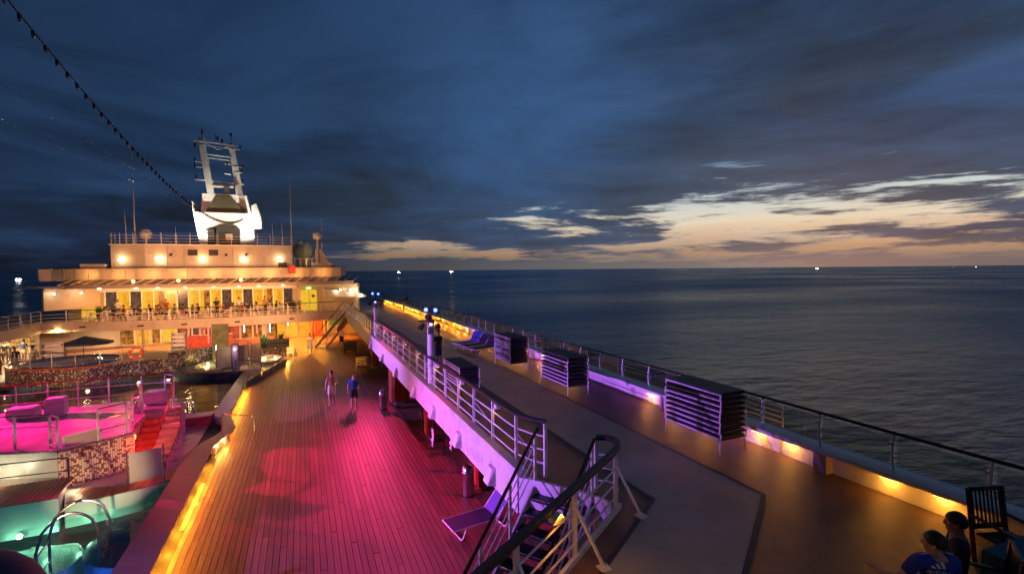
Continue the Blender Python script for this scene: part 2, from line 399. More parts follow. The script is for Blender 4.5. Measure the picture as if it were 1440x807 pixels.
ORD = ['first', 'second', 'third', 'fourth', 'fifth', 'sixth', 'seventh', 'eighth', 'ninth', 'tenth', 'eleventh', 'twelfth', 'thirteenth', 'fourteenth', 'fifteenth', 'sixteenth',
       'seventeenth', 'eighteenth', 'nineteenth', 'twentieth', 'twenty-first', 'twenty-second', 'twenty-third', 'twenty-fourth', 'twenty-fifth', 'twenty-sixth', 'twenty-seventh', 'twenty-eighth', 'twenty-ninth', 'thirtieth']

def light(name, kind, loc, energy, color, parent=None, size=.1, aim=None, cone=60, blend=.5, sy=None):
    ld = bpy.data.lights.new(name, kind); ld.energy = energy; ld.color = color
    if kind == 'AREA':
        ld.size = size
        if sy: ld.shape = 'RECTANGLE'; ld.size_y = sy
    elif kind == 'SPOT': ld.spot_size = R(cone); ld.spot_blend = blend; ld.shadow_soft_size = size
    else: ld.shadow_soft_size = size
    o = bpy.data.objects.new(name, ld); COL.objects.link(o)
    base = WLOC.get(parent.name, Vector((0, 0, 0))) if parent else Vector((0, 0, 0))
    if parent: o.parent = parent
    o.location = Vector(loc)-base
    if aim is not None: o.rotation_euler = (Vector(aim)-Vector(loc)).to_track_quat('-Z', 'Y').to_euler()
    return o
WARM = (1, .34, .018); AMBER = (1, .58, .2); SOFT = (1, .72, .38)
VIOLET = (.50, .25, 1.0); MAG = (1.0, .10, .62); PINK = (1, .18, .42); ROSE = (1, .12, .16)

# ------------------------------------------------------------------ SEA
def sea():
    m = bpy.data.materials.new('sea_water'); m.use_nodes = True; nt = m.node_tree; L = nt.links.new
    b = nt.nodes['Principled BSDF']; b.inputs['Base Color'].default_value = (.006, .014, .022, 1); b.inputs['Roughness'].default_value = .22
    b.inputs['IOR'].default_value = 1.33; b.inputs['Specular IOR Level'].default_value = .3; b.inputs['Specular Tint'].default_value = (.62, .8, 1.0, 1)
    tc = NT(nt, 'ShaderNodeTexCoord'); mp = NT(nt, 'ShaderNodeMapping'); L(tc.outputs['Object'], mp.inputs[0])
    mp.inputs['Rotation'].default_value = (0, 0, R(52)); mp.inputs['Scale'].default_value = (.45, 1.0, 1)
    a = NT(nt, 'ShaderNodeTexNoise'); L(mp.outputs[0], a.inputs[0]); a.inputs['Scale'].default_value = .22; a.inputs['Detail'].default_value = 7; a.inputs['Roughness'].default_value = .6
    c = NT(nt, 'ShaderNodeTexNoise'); L(mp.outputs[0], c.inputs[0]); c.inputs['Scale'].default_value = .035; c.inputs['Detail'].default_value = 4
    s = NT(nt, 'ShaderNodeMath', operation='MULTIPLY_ADD'); L(c.outputs[0], s.inputs[0]); s.inputs[1].default_value = 2.2; L(a.outputs[0], s.inputs[2])
    bp = NT(nt, 'ShaderNodeBump'); L(s.outputs[0], bp.inputs['Height']); bp.inputs['Strength'].default_value = .75; bp.inputs['Distance'].default_value = 2.6
    nt.nodes.remove(b)
    df = NT(nt, 'ShaderNodeBsdfDiffuse'); df.inputs[0].default_value = (.008, .02, .03, 1)
    gl = NT(nt, 'ShaderNodeBsdfGlossy'); gl.inputs[0].default_value = (.78, .9, 1, 1); gl.inputs['Roughness'].default_value = .28; L(bp.outputs[0], gl.inputs['Normal'])
    fr = NT(nt, 'ShaderNodeFresnel'); fr.inputs[0].default_value = 1.33; L(bp.outputs[0], fr.inputs['Normal'])
    mn = NT(nt, 'ShaderNodeMath', operation='MINIMUM'); L(fr.outputs[0], mn.inputs[0]); mn.inputs[1].default_value = .5
    wp = NT(nt, 'ShaderNodeTexNoise'); L(mp.outputs[0], wp.inputs[0]); wp.inputs['Scale'].default_value = .004; wp.inputs['Detail'].default_value = 5
    mr = NT(nt, 'ShaderNodeMapRange'); L(wp.outputs['Fac'], mr.inputs[0]); mr.inputs[1].default_value = .35; mr.inputs[2].default_value = .65; mr.inputs[3].default_value = .16; mr.inputs[4].default_value = .42; L(mr.outputs[0], gl.inputs['Roughness'])
    mr2 = NT(nt, 'ShaderNodeMapRange'); L(wp.outputs['Fac'], mr2.inputs[0]); mr2.inputs[1].default_value = .35; mr2.inputs[2].default_value = .65; mr2.inputs[3].default_value = .55; mr2.inputs[4].default_value = 1.0; L(mr2.outputs[0], bp.inputs['Strength'])
    mx = NT(nt, 'ShaderNodeMixShader'); L(mn.outputs[0], mx.inputs[0]); L(df.outputs[0], mx.inputs[1]); L(gl.outputs[0], mx.inputs[2])
    L(mx.outputs[0], nt.nodes['Material Output'].inputs[0])
    mb = MB(); N = 48; rs = [0, 30, 80, 200, 500, 1500, 5000, 20000, 90000]
    mb.lathe([(max(r, .01), 0) for r in rs], n=N)
    mb.f = [f[::-1] for f in mb.f]
    o = build(mb, 'sea', m, None, origin=(0, 0, 0)); o.location = (0, 0, -25); o.data.flip_normals()
    up_ = sum(p.normal.z for p in o.data.polygons)
    if up_ < 0: o.data.flip_normals()
    tag(o, kind='structure')
sea()

# hull below the decks so the decks do not float
mb = MB(); mb.prism([(9.78, -14), (9.95, 14), (10.0, 30), (9.6, 66), (5, 80), (-20, 80), (-26, 60), (-26, -14)], -27, -1.95)
struct(mb, 'ship_hull', M['white'])

# ------------------------------------------------------------------ MAIN DECK (planks)
def plank_mat(k):
    c = [(.25, .115, .065), (.29, .135, .08), (.21, .095, .055), (.27, .125, .072)][k]
    return mat('teak_plank_%s' % ['a', 'b', 'c', 'd'][k], c, .42, 0, .22, 1.6, .12, 40, stretch=(7, .5, 1), wear=((.17, .11, .08), 1.2))
PM = [plank_mat(k) for k in range(4)]
mb = MB(); mb.prism([(-3.9, 5), (9.5, 5), (9.5, 58), (-28, 58), (-28, 38.2), (-3.9, 38.2)], -.2, -.012)
mb2 = struct(mb, 'main_deck', M['caulk'])
def pool_edge_x(y):
    if y < 31: return -3.12
    if y < 37: return -3.1+(y-31)*.235
    if y < 40.2: return -1.7+(y-37)*.35
    return -40
W_ = .145; count = 0; stuffmb = MB(); meshcache = {}
x = -3.1; row = 0
cands = []
while x < 9.3:
    y = 8.5-(row*2.3) % 6.2
    while y < 57:
        y1 = min(y+6.2, 57); y0 = max(y, 8.0)
        if y1 > y0+.05:
            ys = y0
            # keep clear of the pool islands
            xe = pool_edge_x((y0+y1)/2)
            if x >= -3.13 and (x > pool_edge_x(min(y1, 40.0))+.02 or y0 > 40.3): cands.append((x, ys, y1))
            elif x > pool_edge_x(y0): cands.append((x, ys, min(y1, y0+3.1)))
        y += 6.2
    x += W_; row += 1
for i in range(60):      # boards further forward, left of the fountain island
    cands.append((-3.1-W_*(i+1), 40.6, 57))
cands.sort(key=lambda c: math.hypot(c[0], (c[1]))-(0 if c[0] < 4.2 else -60))
for i, (x, y0, y1) in enumerate(cands):
    if i < 299:
        key = (round(y1-y0, 2))
        if key not in meshcache: meshcache[key] = [MB().box(0, W_-.015, .0, y1-y0-.012, -.012, .0).mesh('plank', PM[k]) for k in range(4)]
        o = bpy.data.objects.new('plank', meshcache[key][random.randrange(4)]); COL.objects.link(o); o.parent = mb2; o.location = (x, y0, random.uniform(-.0015, .0015))
    else: stuffmb.box(x, x+W_-.015, y0, y1-.012, -.012, 0)
tag(build(stuffmb, 'deck_planking', PM[1], mb2), kind='stuff')
mb = MB(); mb.box(-28, -11.8, 40.6, 57.5, -.011, -.001); mb.prism([(-28, 30), (-17.6, 30), (-17.2, 41), (-28, 41)], -.2, -.002)
struct(mb, 'port_main_deck', PM[0])

# ------------------------------------------------------------------ UPPER DECK (starboard promenade)
ST_L = Vector((4.02, 8.25)); DD = Vector((-.829, -.559)); PP = Vector((.559, -.829))   # stair head, run direction, width direction
def s2(a, b): q = ST_L+DD*a+PP*b; return (q.x, q.y)
RC = s2(0, 1.78)
near_end = s2(4.9, 1.78)
def outer_x(y): return 9.55+.012*max(0, y-5)-.00035*max(0, y-25)**2 if y < 66 else 9.4
oc = [(outer_x(y)-.0, y) for y in (-14, 5, 12, 20, 28, 36, 44, 52, 60, 68)]
up_poly = [(3.95, 68), (3.95, 8.35), s2(0, .06), RC, near_end, (-1.5, 1.9), (-1.5, -14)]
up_poly = oc+up_poly
mb = MB(); mb.prism(up_poly, 2.30, 2.6)
struct(mb, 'upper_deck', M['deckpaint'])
# walkway strip with its diagonal end
mb = MB()
wo = [(7.55, 6.04), (7.62, 13.2), (7.75, 24), (7.9, 34), (7.7, 50), (7.3, 66)]
wi = [(5.62, 6.72), (5.68, 13.2), (5.78, 24), (5.85, 34), (5.8, 50), (5.6, 66)]
E1 = (7.55-.829*6.5, 6.04-.559*6.5); E2 = (5.62-.829*6.5, 6.72-.559*6.5)
poly = wo+wi[::-1]+[E2, E1]
mb.prism(poly, 2.602, 2.606); struct(mb, 'walkway', M['track'])
mb = MB()
for ch in (wo, wi, [wo[0], E1], [wi[0], E2]):
    for a, b in zip(ch, ch[1:]): mb.beam((*a, 2.609), (*b, 2.609), .075, .006)
struct(mb, 'walkway_border', M['seam'])
# soffit beams + inner edge beam (violet lit face)
mb = MB(); mb.box(3.75, 3.949, 8.45, 50.0, 1.94, 2.79)
beam = one(mb, 'deck_edge_girder', M['white'], 'long white girder carrying the inner edge of the promenade above the wooden deck', 'girder')
WLOC[beam.name] = Vector((0, 0, 0))
for i, y in enumerate([9.75, 12.2, 14.9, 17.7, 21.5, 25.5, 30]):
    mb = MB(); w = .15
    vs = [(3.75, y-w, 2.40), (3.75, y+w, 2.40), (3.75, y+w, 1.99), (3.75, y-w, 1.99), (3.67, y-w*.8, 2.38), (3.67, y+w*.8, 2.38), (3.56, y+w, 2.05), (3.56, y-w, 2.05)]
    mb.add(vs, [(0, 1, 5, 4), (4, 5, 6, 7), (7, 6, 2, 3), (0, 4, 7, 3), (1, 2, 6, 5), (0, 3, 2, 1)])
    h = build(mb, 'lamp_housing', M['white'], beam)
    mb = MB(); mb.box(3.58, 3.70, y-w*.7, y+w*.7, 2.015, 2.04); build(mb, 'lens', M['cream'], h)
for y in range(10, 50, 4):
    mb = MB(); mb.box(3.96, 9.4, y, y+.14, 2.05, 2.298); build(mb, 'cross_beam', M['cream'], beam)
# ceiling lamps under the promenade (lit warm far off)
# ------------------------------------------------------------------ pillars and bins under the promenade
for i, (x, y, w, lab) in enumerate([(4.35, 24.6, .95, 'wide red varnished pillar casing under the promenade behind a steel bin'), (4.95, 13.75, .5, 'narrow red varnished pillar casing beside the nearest steel bin'),
                                    (4.4, 33.9, .5, 'red varnished pillar casing behind the far stack of loungers on the wooden deck'), (4.6, 19.0, .45, 'dark red pillar casing behind the chairs with towels')]):
    t = thing('pillar', lab, 'pillar', (x, y, 0))
    mb = MB(); n = 12; poly = [(x+w*(.5*math.copysign(abs(math.cos(a))**.5, math.cos(a))), y+w*.5*math.copysign(abs(math.sin(a))**.5, math.sin(a))) for a in [2*math.pi*k/n+.2 for k in range(n)]]
    mb.prism(poly, .14, 2.29); build(mb, 'casing', M['redwood'], t)
    mb = MB(); mb.lathe([(w*.36, 0), (w*.36, .14)], (x, y, 0), 12); build(mb, 'foot', M['steel'], t)
bins = []
for i, (x, y, lab) in enumerate([(4.38, 13.5, 'domed stainless bin on the wooden deck nearest the stairs'), (3.45, 23.75, 'domed stainless bin on the wooden deck beside the wide red pillar')]):
    t = thing('litter_bin', lab, 'bin', (x, y, 0), 'steel bins under the promenade')
    mb = MB(); r = .18; mb.lathe([(r, .03), (r, .68), (r*1.03, .69), (r*1.03, .73), (r, .74)], (x, y, 0), 20); build(mb, 'body', M['steel'], t, True)
    mb = MB(); mb.lathe([(r*1.01, .74), (r*.98, .80), (r*.85, .87), (r*.5, .93), (.001, .945)], (x, y, 0), 20); build(mb, 'domed_lid', M['steel'], t, True)
    mb = MB(); mb.lathe([(r*1.04, 0), (r*1.04, .035), (r, .036)], (x, y, 0), 20); build(mb, 'base', M['black'], t, True)

# ------------------------------------------------------------------ rail builder
def resample(path, step):
    out = [Vector(path[0])]; carry = 0
    for a, b in zip(path, path[1:]):
        a, b = Vector(a), Vector(b); l = (b-a).length; t = step-carry
        while t < l: out.append(a.lerp(b, t/l)); t += step
        carry = l-(t-step)
    return out
def rail(t, path, h, bars, hr_mat, hr_r, post_mat, step=1.4, post_w=.045, wide=None, braces=False, bar_r=.014, posts=None, flat=True):
    path = [Vector(p) for p in path]
    up = Vector((0, 0, h))
    if wide: 
        for a, b in zip(path, path[1:]):
            pass
        mb = MB(); pts = [p+up for p in path]; n = len(pts)
        mb.tube(pts, wide/2, 10)
        for v in mb.v:
            c = min(pts, key=lambda q: (q-v).length) if n < 3 else None
        build(mb, 'handrail', hr_mat, t, True)
    else:
        mb = MB(); mb.tube([p+up for p in path], hr_r, 8); build(mb, 'handrail', hr_mat, t, True)
    for k in range(bars):
        mb = MB(); z = h*(k+1)/(bars+1) - .02
        mb.tube([p+Vector((0, 0, z)) for p in path], bar_r, 6); build(mb, 'rail_bar', post_mat, t, True)
    P_ = posts if posts is not None else resample(path, step)
    for i, p in enumerate(P_):
        p = Vector(p); mb = MB(); mb.box(p.x-post_w/2, p.x+post_w/2, p.y-post_w/2, p.y+post_w/2, p.z, p.z+h-.02)
        mb.box(p.x-post_w*.9, p.x+post_w*.9, p.y-post_w*.9, p.y+post_w*.9, p.z, p.z+.012)
        build(mb, 'post', post_mat, t)
        if braces and i % 2 == 0 and i < 14:
            mb = MB(); mb.beam(p+Vector((.02, 0, h*.62)), p+Vector((.42, -.05, .0)), .045, .02); build(mb, 'brace', post_mat, t)

# gallery guard rail over the wooden deck
def wide_handrail(t, path, h, w, th, m):
    mb = MB(); pts = [Vector(p)+Vector((0, 0, h)) for p in path]; n = len(pts)
    prof = [(-w/2, -th*.2), (-w*.4, -th/2), (w*.4, -th/2), (w/2, -th*.2), (w/2, th*.2), (w*.36, th/2), (-w*.36, th/2), (-w/2, th*.2)]
    k = len(prof)
    for i, p in enumerate(pts):
        d = (pts[min(i+1, n-1)]-pts[max(i-1, 0)]).normalized(); x = d.cross(Vector((0, 0, 1))).normalized(); y = x.cross(d)
        for u, v in prof: mb.v.append(p+x*u+y*v)
    for i in range(n-1):
        for j in range(k): mb.f.append([i*k+j, (i+1)*k+j, (i+1)*k+(j+1) % k, i*k+(j+1) % k]); mb.uv.append(None)
    mb.f.append(list(range(k))); mb.f.append(list(range((n-1)*k, n*k))[::-1]); mb.uv += [None, None]
    return build(mb, 'handrail', m, t, True)
t = thing('gallery_railing', 'white railing with broad black handrail along the inner edge of the promenade', 'railing', (3.9, 8.6, 2.6))
GP = [(3.84, 50.0, 2.6), (3.9, 30, 2.6), (3.98, 9.2, 2.6), (4.02, 8.95, 2.6), (4.15, 8.55, 2.6), (4.3, 8.32, 2.6)]
wide_handrail(t, GP, 1.12, .12, .06, M['black'])
for z in (.28, .55, .82):
    mb = MB(); mb.tube([Vector(p)+Vector((0, 0, z)) for p in GP], .016, 6); build(mb, 'rail_bar', M['white'], t, True)
y = 9.0; i = 0
mb = MB(); mb.box(4.27, 4.33, 8.29, 8.35, 2.6, 3.69); build(mb, 'post', M['white'], t)
while y < 50:
    x = 3.98-(y-9)*.0034
    mb = MB(); mb.box(x-.03, x+.03, y-.02, y+.02, 2.6, 3.69); build(mb, 'post', M['white'], t)
    if i % 2 == 0 and i < 16:
        mb = MB(); mb.beam((x+.03, y, 3.3), (x+.5, y-.08, 2.62), .05, .022); build(mb, 'brace', M['white'], t)
    if i % 2 == 1 and i < 16:
        mb = MB(); mb.box(x+.03, x+.13, y-.16, y+.12, 3.50, 3.60); bx_ = build(mb, 'lamp_box', M['white'], t)
        mb = MB(); mb.box(x+.045, x+.12, y-.13, y+.09, 3.492, 3.497); build(mb, 'lens', M['lampwarm'], bx_)
        light('rail_lamp', 'AREA', (x+.09, y-.02, 3.485), 3.2 if i < 6 else 2.0, WARM, t, .18, aim=(x+1.0, y-.3, 2.6))
    y += 1.33; i += 1

# ------------------------------------------------------------------ outer bulwark + glass guard rail
t = thing('bulwark', 'low white bulwark with overhanging ledge and warm lamps along the sea side of the promenade', 'bulwark', (9.5, 4, 2.6))
ys = [-6, -2, 2, 5, 9, 13, 18, 24, 30, 36, 42, 48, 54, 60, 66]
mb = MB()
mb.wall([(outer_x(y)+.02, y) for y in ys], 2.55, 3.0, -.12); build(mb, 'wall_face', M['white'], t)
mb = MB()
for a, b in zip(ys, ys[1:]):
    xa, xb = outer_x(a), outer_x(b)
    mb.extrude([(-.22, -.04), (-.22, .025), (-.2, .035), (.28, .035), (.28, -.04)], (xa, a, 3.03), (xb, b, 3.03))
build(mb, 'coping', M['white'], t)
for y in [1.6, 6.25, 10.85, 15.4, 20, 24.6, 29.2, 33.8, 38.4, 43, 47.6, 52, 57]:
    x = outer_x(y); mb = MB(); mb.box(x-.19, x+.02, y-.13, y+.13, 2.6, 2.988); build(mb, 'bracket', M['cream'], t)
LY = [1.2, 4.3, 5.1, 7.0, 7.8, 9.3, 10.4, 11.6, 16.2, 17.1, 18.9, 20.9]+[22.3+1.55*k for k in range(27)]
for i, y in enumerate(LY):
    x = outer_x(y); mb = MB(); mb.box(x-.12, x-.02, y-.11, y+.11, 2.935, 2.965); b_ = build(mb, 'kerb_lamp', M['steel'], t)
    mb = MB(); mb.box(x-.11, x-.03, y-.10, y+.10, 2.928, 2.934); build(mb, 'lens', M['lampwarm'], b_)
    light('kerb_light', 'POINT', (x-.16, y, 2.84), 5.2 if y < 18 else (12 if y < 30 else 22), WARM, t, .03)
t = thing('sea_railing', 'glass panelled guard rail with dark varnished handrail above the sea', 'railing', (9.6, 4, 3.06))
rp = [Vector((outer_x(y)+.08, y, 3.7)) for y in [-6, -2, 2, 5, 9, 13, 18, 24, 30, 36, 42, 48, 54, 60, 66]]
mb = MB(); mb.tube([p+Vector((0, 0, .02)) for p in rp], .032, 8); build(mb, 'handrail', M['varnish'], t, True)
y = -2.98; posts = []
while y < 66: posts.append(y); y += 1.345
for i, y in enumerate(posts):
    x = outer_x(y)+.08; mb = MB()
    mb.tube([(x+.02, y, 3.06), (x-.03, y, 3.2), (x-.04, y, 3.4), (x, y, 3.69)], .02, 6)
    o = build(mb, 'post', M['white'], t, True)
    mb = MB(); mb.box(x-.05, x+.03, y+.02, y+.07, 3.50, 3.545); build(mb, 'clamp', M['steel'], o)
    if i+1 < len(posts):
        x2 = outer_x(posts[i+1])+.08; mb = MB(); mb.beam(((x+.0), y+.06, 3.39), (x2, posts[i+1]-.06, 3.39), .012, .52); build(mb, 'glass_panel', M['glass'], t)

# ------------------------------------------------------------------ STAIR down to the wooden deck
t = thing('staircase', 'open steel staircase with black treads and steep handrails going down from the promenade', 'staircase', (2.5, 7, 0))
NST = 13; RUN, RISE, SW = .262, 2.6/14, 1.22
def s3(a, b, z): q = ST_L+DD*a+PP*b; return Vector((q.x, q.y, z))
for k in range(1, NST+1):
    z = 2.6-RISE*k; a = RUN*(k-1)
    mb = MB(); mb.prism([s3(a, .06, 0)[:2], s3(a+RUN+.05, .06, 0)[:2], s3(a+RUN+.05, SW-.05, 0)[:2], s3(a, SW-.05, 0)[:2]], z-.035, z)
    o = build(mb, 'tread', M['black'], t)
    mb = MB(); mb.beam(s3(a+RUN+.035, .1, z+.003), s3(a+RUN+.035, SW-.09, z+.003), .02, .008); build(mb, 'nosing', M['steel'], o)
    if k <= 2:
        mb = MB(); mb.prism([s3(a, .05, 0)[:2], s3(a+.02, .05, 0)[:2], s3(a+.02, SW-.05, 0)[:2], s3(a, SW-.05, 0)[:2]], z+.002, z+RISE-.036 if k > 1 else 2.56)
        build(mb, 'riser', M['white'], t)
def slope_z(a): return 2.6-a/RUN*RISE
for b in (.02, SW-.02):
    mb = MB(); A0, A1 = 0, RUN*13.4
    mb.beam(s3(A0, b, slope_z(A0)-.16), s3(A1, b, slope_z(A1)-.16), .035, .27); build(mb, 'stringer', M['white'], t)
    for h_ in (.30, .52, .74):
        mb = MB(); mb.tube([s3(-.02, b, 2.62+h_), s3(A1, b, slope_z(A1)+h_)], .014, 6); build(mb, 'rail_bar', M['white'], t, True)
    mb = MB(); mb.tube([s3(-.12, b, 3.62), s3(-.05, b, 3.58), s3(A1, b, slope_z(A1)+.98)], .032, 8); build(mb, 'handrail', M['varnish'], t, True)
    for a in (.0, .9, 1.8, 2.7, 3.4):
        mb = MB(); q = s3(a, b, slope_z(a)-.1); mb.beam(q, q+Vector((0, 0, 1.05)), .045); build(mb, 'post', M['white'], t)
# white stringer panel meeting the girder and the header at the stair head
mb = MB(); mb.wall([(3.78, 8.44), s2(.05, -.02), s2(.05, 1.2)], 1.95, 2.655, .07); build(mb, 'header_panel', M['white'], t)
mb = MB(); cv = [s2(.02+.5*(1-math.cos(a)), SW+.06+.66*math.sin(a)) for a in [math.pi/2*k/8 for k in range(9)]]
mb.wall([s2(.06, SW+.05)]+[s2(.06+.55*(1-math.cos(a)), SW+.06+.46*math.sin(a)) for a in [math.pi/2*k/8 for k in range(9)]]+[s2(1.6, 1.74), s2(4.6, 1.74)], 2.0, 2.66, .05)
build(mb, 'curved_side_panel', M['white'], t)
# ------------------------------------------------------------------ guard rail beside the stair opening
t = thing('stair_guard_rail', 'guard rail with very thick black handrail curving round the stair opening', 'railing', (*s2(1, 2.05), 2.6))
gp = [s2(-.22, 1.18), s2(-.30, 1.34), s2(-.27, 1.50), s2(-.12, 1.64), s2(.1, 1.70), s2(.35, 1.72), s2(5.3, 1.72)]
g3 = [Vector((q[0], q[1], 2.6)) for q in gp]
wide_handrail(t, g3, 1.02, .115, .085, M['black'])
for z in (.22, .45, .70):
    mb = MB(); mb.tube([p+Vector((0, 0, z)) for p in g3], .016, 6); build(mb, 'rail_bar', M['white'] if z < .6 else M['white'], t, True)
for q in [gp[0], s2(.22, 1.72), s2(1.85, 1.72), s2(3.4, 1.72), s2(5.0, 1.72)]:
    mb = MB(); mb.box(q[0]-.03, q[0]+.03, q[1]-.03, q[1]+.03, 2.58, 3.6); build(mb, 'post', M['white'], t)
for a in (.22, 1.85, 3.4):
    mb = MB(); mb.beam(s3(a, 1.74, 3.35), s3(a+.0, 2.16, 2.62), .05, .03); build(mb, 'brace', M['white'], t)
    mb = MB(); q = s3(a, 2.16, 0); mb.box(q.x-.08, q.x+.08, q.y-.08, q.y+.08, 2.6, 2.625); build(mb, 'brace_foot', M['white'], t)
mb = MB(); mb.beam(s3(.1, 1.76, 2.64), s3(5.3, 1.76, 2.64), .06, .08); build(mb, 'toe_board', M['white'], t)
light('rail_lamp', 'AREA', s3(2.6, 1.82, 3.5), 9, WARM, t, .25, aim=s3(2.4, 3.4, 2.6))
mb = MB(); q = s3(2.6, 1.82, 3.52); mb.box(q.x-.08, q.x+.08, q.y-.08, q.y+.08, 3.505, 3.58); build(mb, 'lamp_box', M['white'], t)

# ------------------------------------------------------------------ loungers
def make_lounger(stack=False, fab=M['blackfab'], back=0.0, frame=M['white'], label='', group=None, legs=True, length=1.85, wd=.68, bfab=None):
    """long axis along local Y, head at +Y"""
    t = thing('sun_lounger', label, 'lounger', (0, 0, 0), group)
    hl = length/2; z = .33
    mb = MB()
    for s in (-1, 1): mb.tube([(s*wd/2, -hl, z), (s*wd/2, hl*.35, z)] if back else [(s*wd/2, -hl, z), (s*wd/2, hl, z)], .018, 6)
    build(mb, 'frame', frame, t, True)
    for yy in ((-hl,) if back else (-hl, hl)): mb = MB(); mb.tube([(-wd/2, yy, z), (wd/2, yy, z)], .018, 6); build(mb, 'end_bar', M['black'] if (stack or not legs) else frame, t, True)
    y1 = hl*.3 if back else hl*.3
    mb = MB(); mb.box(-wd/2+.02, wd/2-.02, -hl+.02, y1, z-.012, z+(.052 if stack or not legs else .02)); build(mb, 'seat_sling', fab, t)
    c, s_ = math.cos(back), math.sin(back); L_ = hl*.7-.02
    mb = MB(); a = Vector((0, y1+.01, z)); b = a+Vector((0, L_*c, L_*s_)); mb.beam(a, b, wd-.04, .024) if back else mb.box(-wd/2+.02, wd/2-.02, y1+.02, hl-.01, z-.012, z+(.052 if stack or not legs else .02)); build(mb, 'back_sling', bfab or fab, t)
    if back:
        mb = MB()
        for s in (-1, 1): mb.tube([a+Vector((s*wd/2, 0, 0)), b+Vector((s*wd/2, 0, 0))], .018, 6)
        mb.tube([b+Vector((-wd/2, 0, 0)), b+Vector((wd/2, 0, 0))], .018, 6); build(mb, 'back_frame', frame, t, True)
    if legs:
        for yy in ((-hl*.72, hl*.62) if not stack else ()):
            mb = MB(); mb.tube([(-wd/2+.01, yy+.1, z), (-wd/2, yy, .10), (-wd/2+.06, yy-.02, .02), (wd/2-.06, yy-.02, .02), (wd/2, yy, .10), (wd/2-.01, yy+.1, z)], .016, 6)
            build(mb, 'leg', frame, t, True)
        if stack:
            for sx in (-1, 1):
                for sy in (-1, 1):
                    mb = MB(); mb.tube([(sx*wd/2, sy*(hl-.03), z), (sx*(wd/2+.02), sy*(hl-.02), .09), (sx*(wd/2+.02), sy*(hl-.0), .0)], .019, 6); build(mb, 'leg', frame, t, True)
    return t
def place(t, x, y, z, rz, label=None, first=False):
    t.location = (x, y, z); t.rotation_euler.z = rz
    if label: t['label'] = label
def lounger_stack(x, y, z, rz, n, dz, where, group, length=1.85, wd=.68, frame=None):
    """each lounger of a stack is its own thing; upper ones nest, hooped end rails show"""
    base = make_lounger(stack=True, label='x', group=group, length=length, wd=wd, frame=frame or M['white'])
    # nested lounger: frame, slings, end hoops
    nest = make_lounger(label='x', group=group, length=length, wd=wd, legs=False, frame=frame or M['white'])
    for s in (-1, 1):
        for sy in (-1, 1):
            hl = length/2; mb = MB(); mb.tube([(s*(wd/2), sy*(hl-.02), .33), (s*(wd/2+.025), sy*(hl-.01), .33-dz*.6), (s*(wd/2+.01), sy*(hl-.02), .33-dz*1.05)], .019, 5)
            build(mb, 'leg', frame or M['white'], nest, True)
    place(base, x, y, z, rz, 'bottom lounger of the '+where)
    for k in range(1, n):
        o = nest if k == 1 else copy_tree(nest)
        place(o, x+random.uniform(-.012, .012), y+random.uniform(-.015, .015), z+dz*k, rz+random.uniform(-.01, .01),
              ('top lounger of the ' if k == n-1 else (ORD[k]+' lounger from the bottom of the '))+where)
lounger_stack(8.68, 8.60, 2.6, 0, 9, .122, 'nearest lounger stack beside the bulwark', 'loungers stacked nearest the camera by the sea rail', 1.75, .74)
lounger_stack(8.12, 14.3, 2.6, 0, 8, .125, 'middle lounger stack on the outer promenade', 'loungers in the middle stack by the sea rail', 1.9, .74)
lounger_stack(7.98, 18.5, 2.6, 0, 11, .098, 'tall stack just in front of the unfolded loungers', 'loungers in the tall stack by the sea rail', 1.7, .78)
lounger_stack(5.02, 16.1, 2.6, 0, 6, .10, 'low stack inside the grey walkway', 'loungers in the low stack inside the walkway', 1.95, .66)
lounger_stack(4.05, 34.2, 0, R(90), 6, .10, 'stack under the promenade on the wooden deck', 'loungers stacked on the wooden deck', 1.75, .7)
for i, (x, y, rz, lab) in enumerate([(8.1, 22.0, R(-68), 'unfolded lounger right behind the tall stack'), (8.05, 23.0, R(-70), 'unfolded lounger, middle of the three by the kerb'), (8.0, 24.0, R(-66), 'blue unfolded lounger, farthest of the three by the kerb')]):
    o = make_lounger(back=R(52), label=lab, group='three unfolded loungers on the promenade', fab=M['blackfab'] if i < 2 else M['bluefab']); place(o, x, y, 2.6, rz)
o = make_lounger(back=R(48), fab=mat('dull_violet_sling', (.07, .06, .13), .65, 0, .2, 12, .2, 150), bfab=M['bluefab'], label='single blue lounger with raised back below the staircase on the wooden deck'); place(o, 4.1, 11.6, 0, R(-82))

# ------------------------------------------------------------------ plain chairs
def make_chair(m, label, group=None, slats=False):
    t = thing('chair', label, 'chair', (0, 0, 0), group)
    mb = MB(); mb.box(-.22, .22, -.22, .22, .42, .45); build(mb, 'seat', m, t)
    for sx in (-1, 1):
        mb = MB(); mb.beam((sx*.21, -.2, 0), (sx*.21, -.2, .42), .03); build(mb, 'leg', m, t)
        mb = MB(); mb.beam((sx*.21, .2, 0), (sx*.21, .27, .9), .03); build(mb, 'leg', m, t)
    if slats:
        for k in range(5): mb = MB(); mb.beam((-.2, .215+k*.012, .52+k*.085), (.2, .215+k*.012, .52+k*.085), .02, .045); build(mb, 'back_slat', m, t)
    else:
        mb = MB(); mb.beam((0, .235, .55), (0, .265, .88), .40, .02, up=(0, 1, 0)); build(mb, 'backrest', m, t)
    return t
c0 = make_chair(M['black'], 'dark chair with a white towel over its back, first under the girder', 'dark chairs with towels under the promenade'); place(c0, 4.45, 17.2, 0, R(70))
c1 = copy_tree(c0); place(c1, 4.95, 16.6, 0, R(70), 'dark chair with a white towel, behind the first towel chair')
c2 = copy_tree(c0); place(c2, 4.6, 19.6, 0, R(95), 'dark empty chair in the shade under the girder')
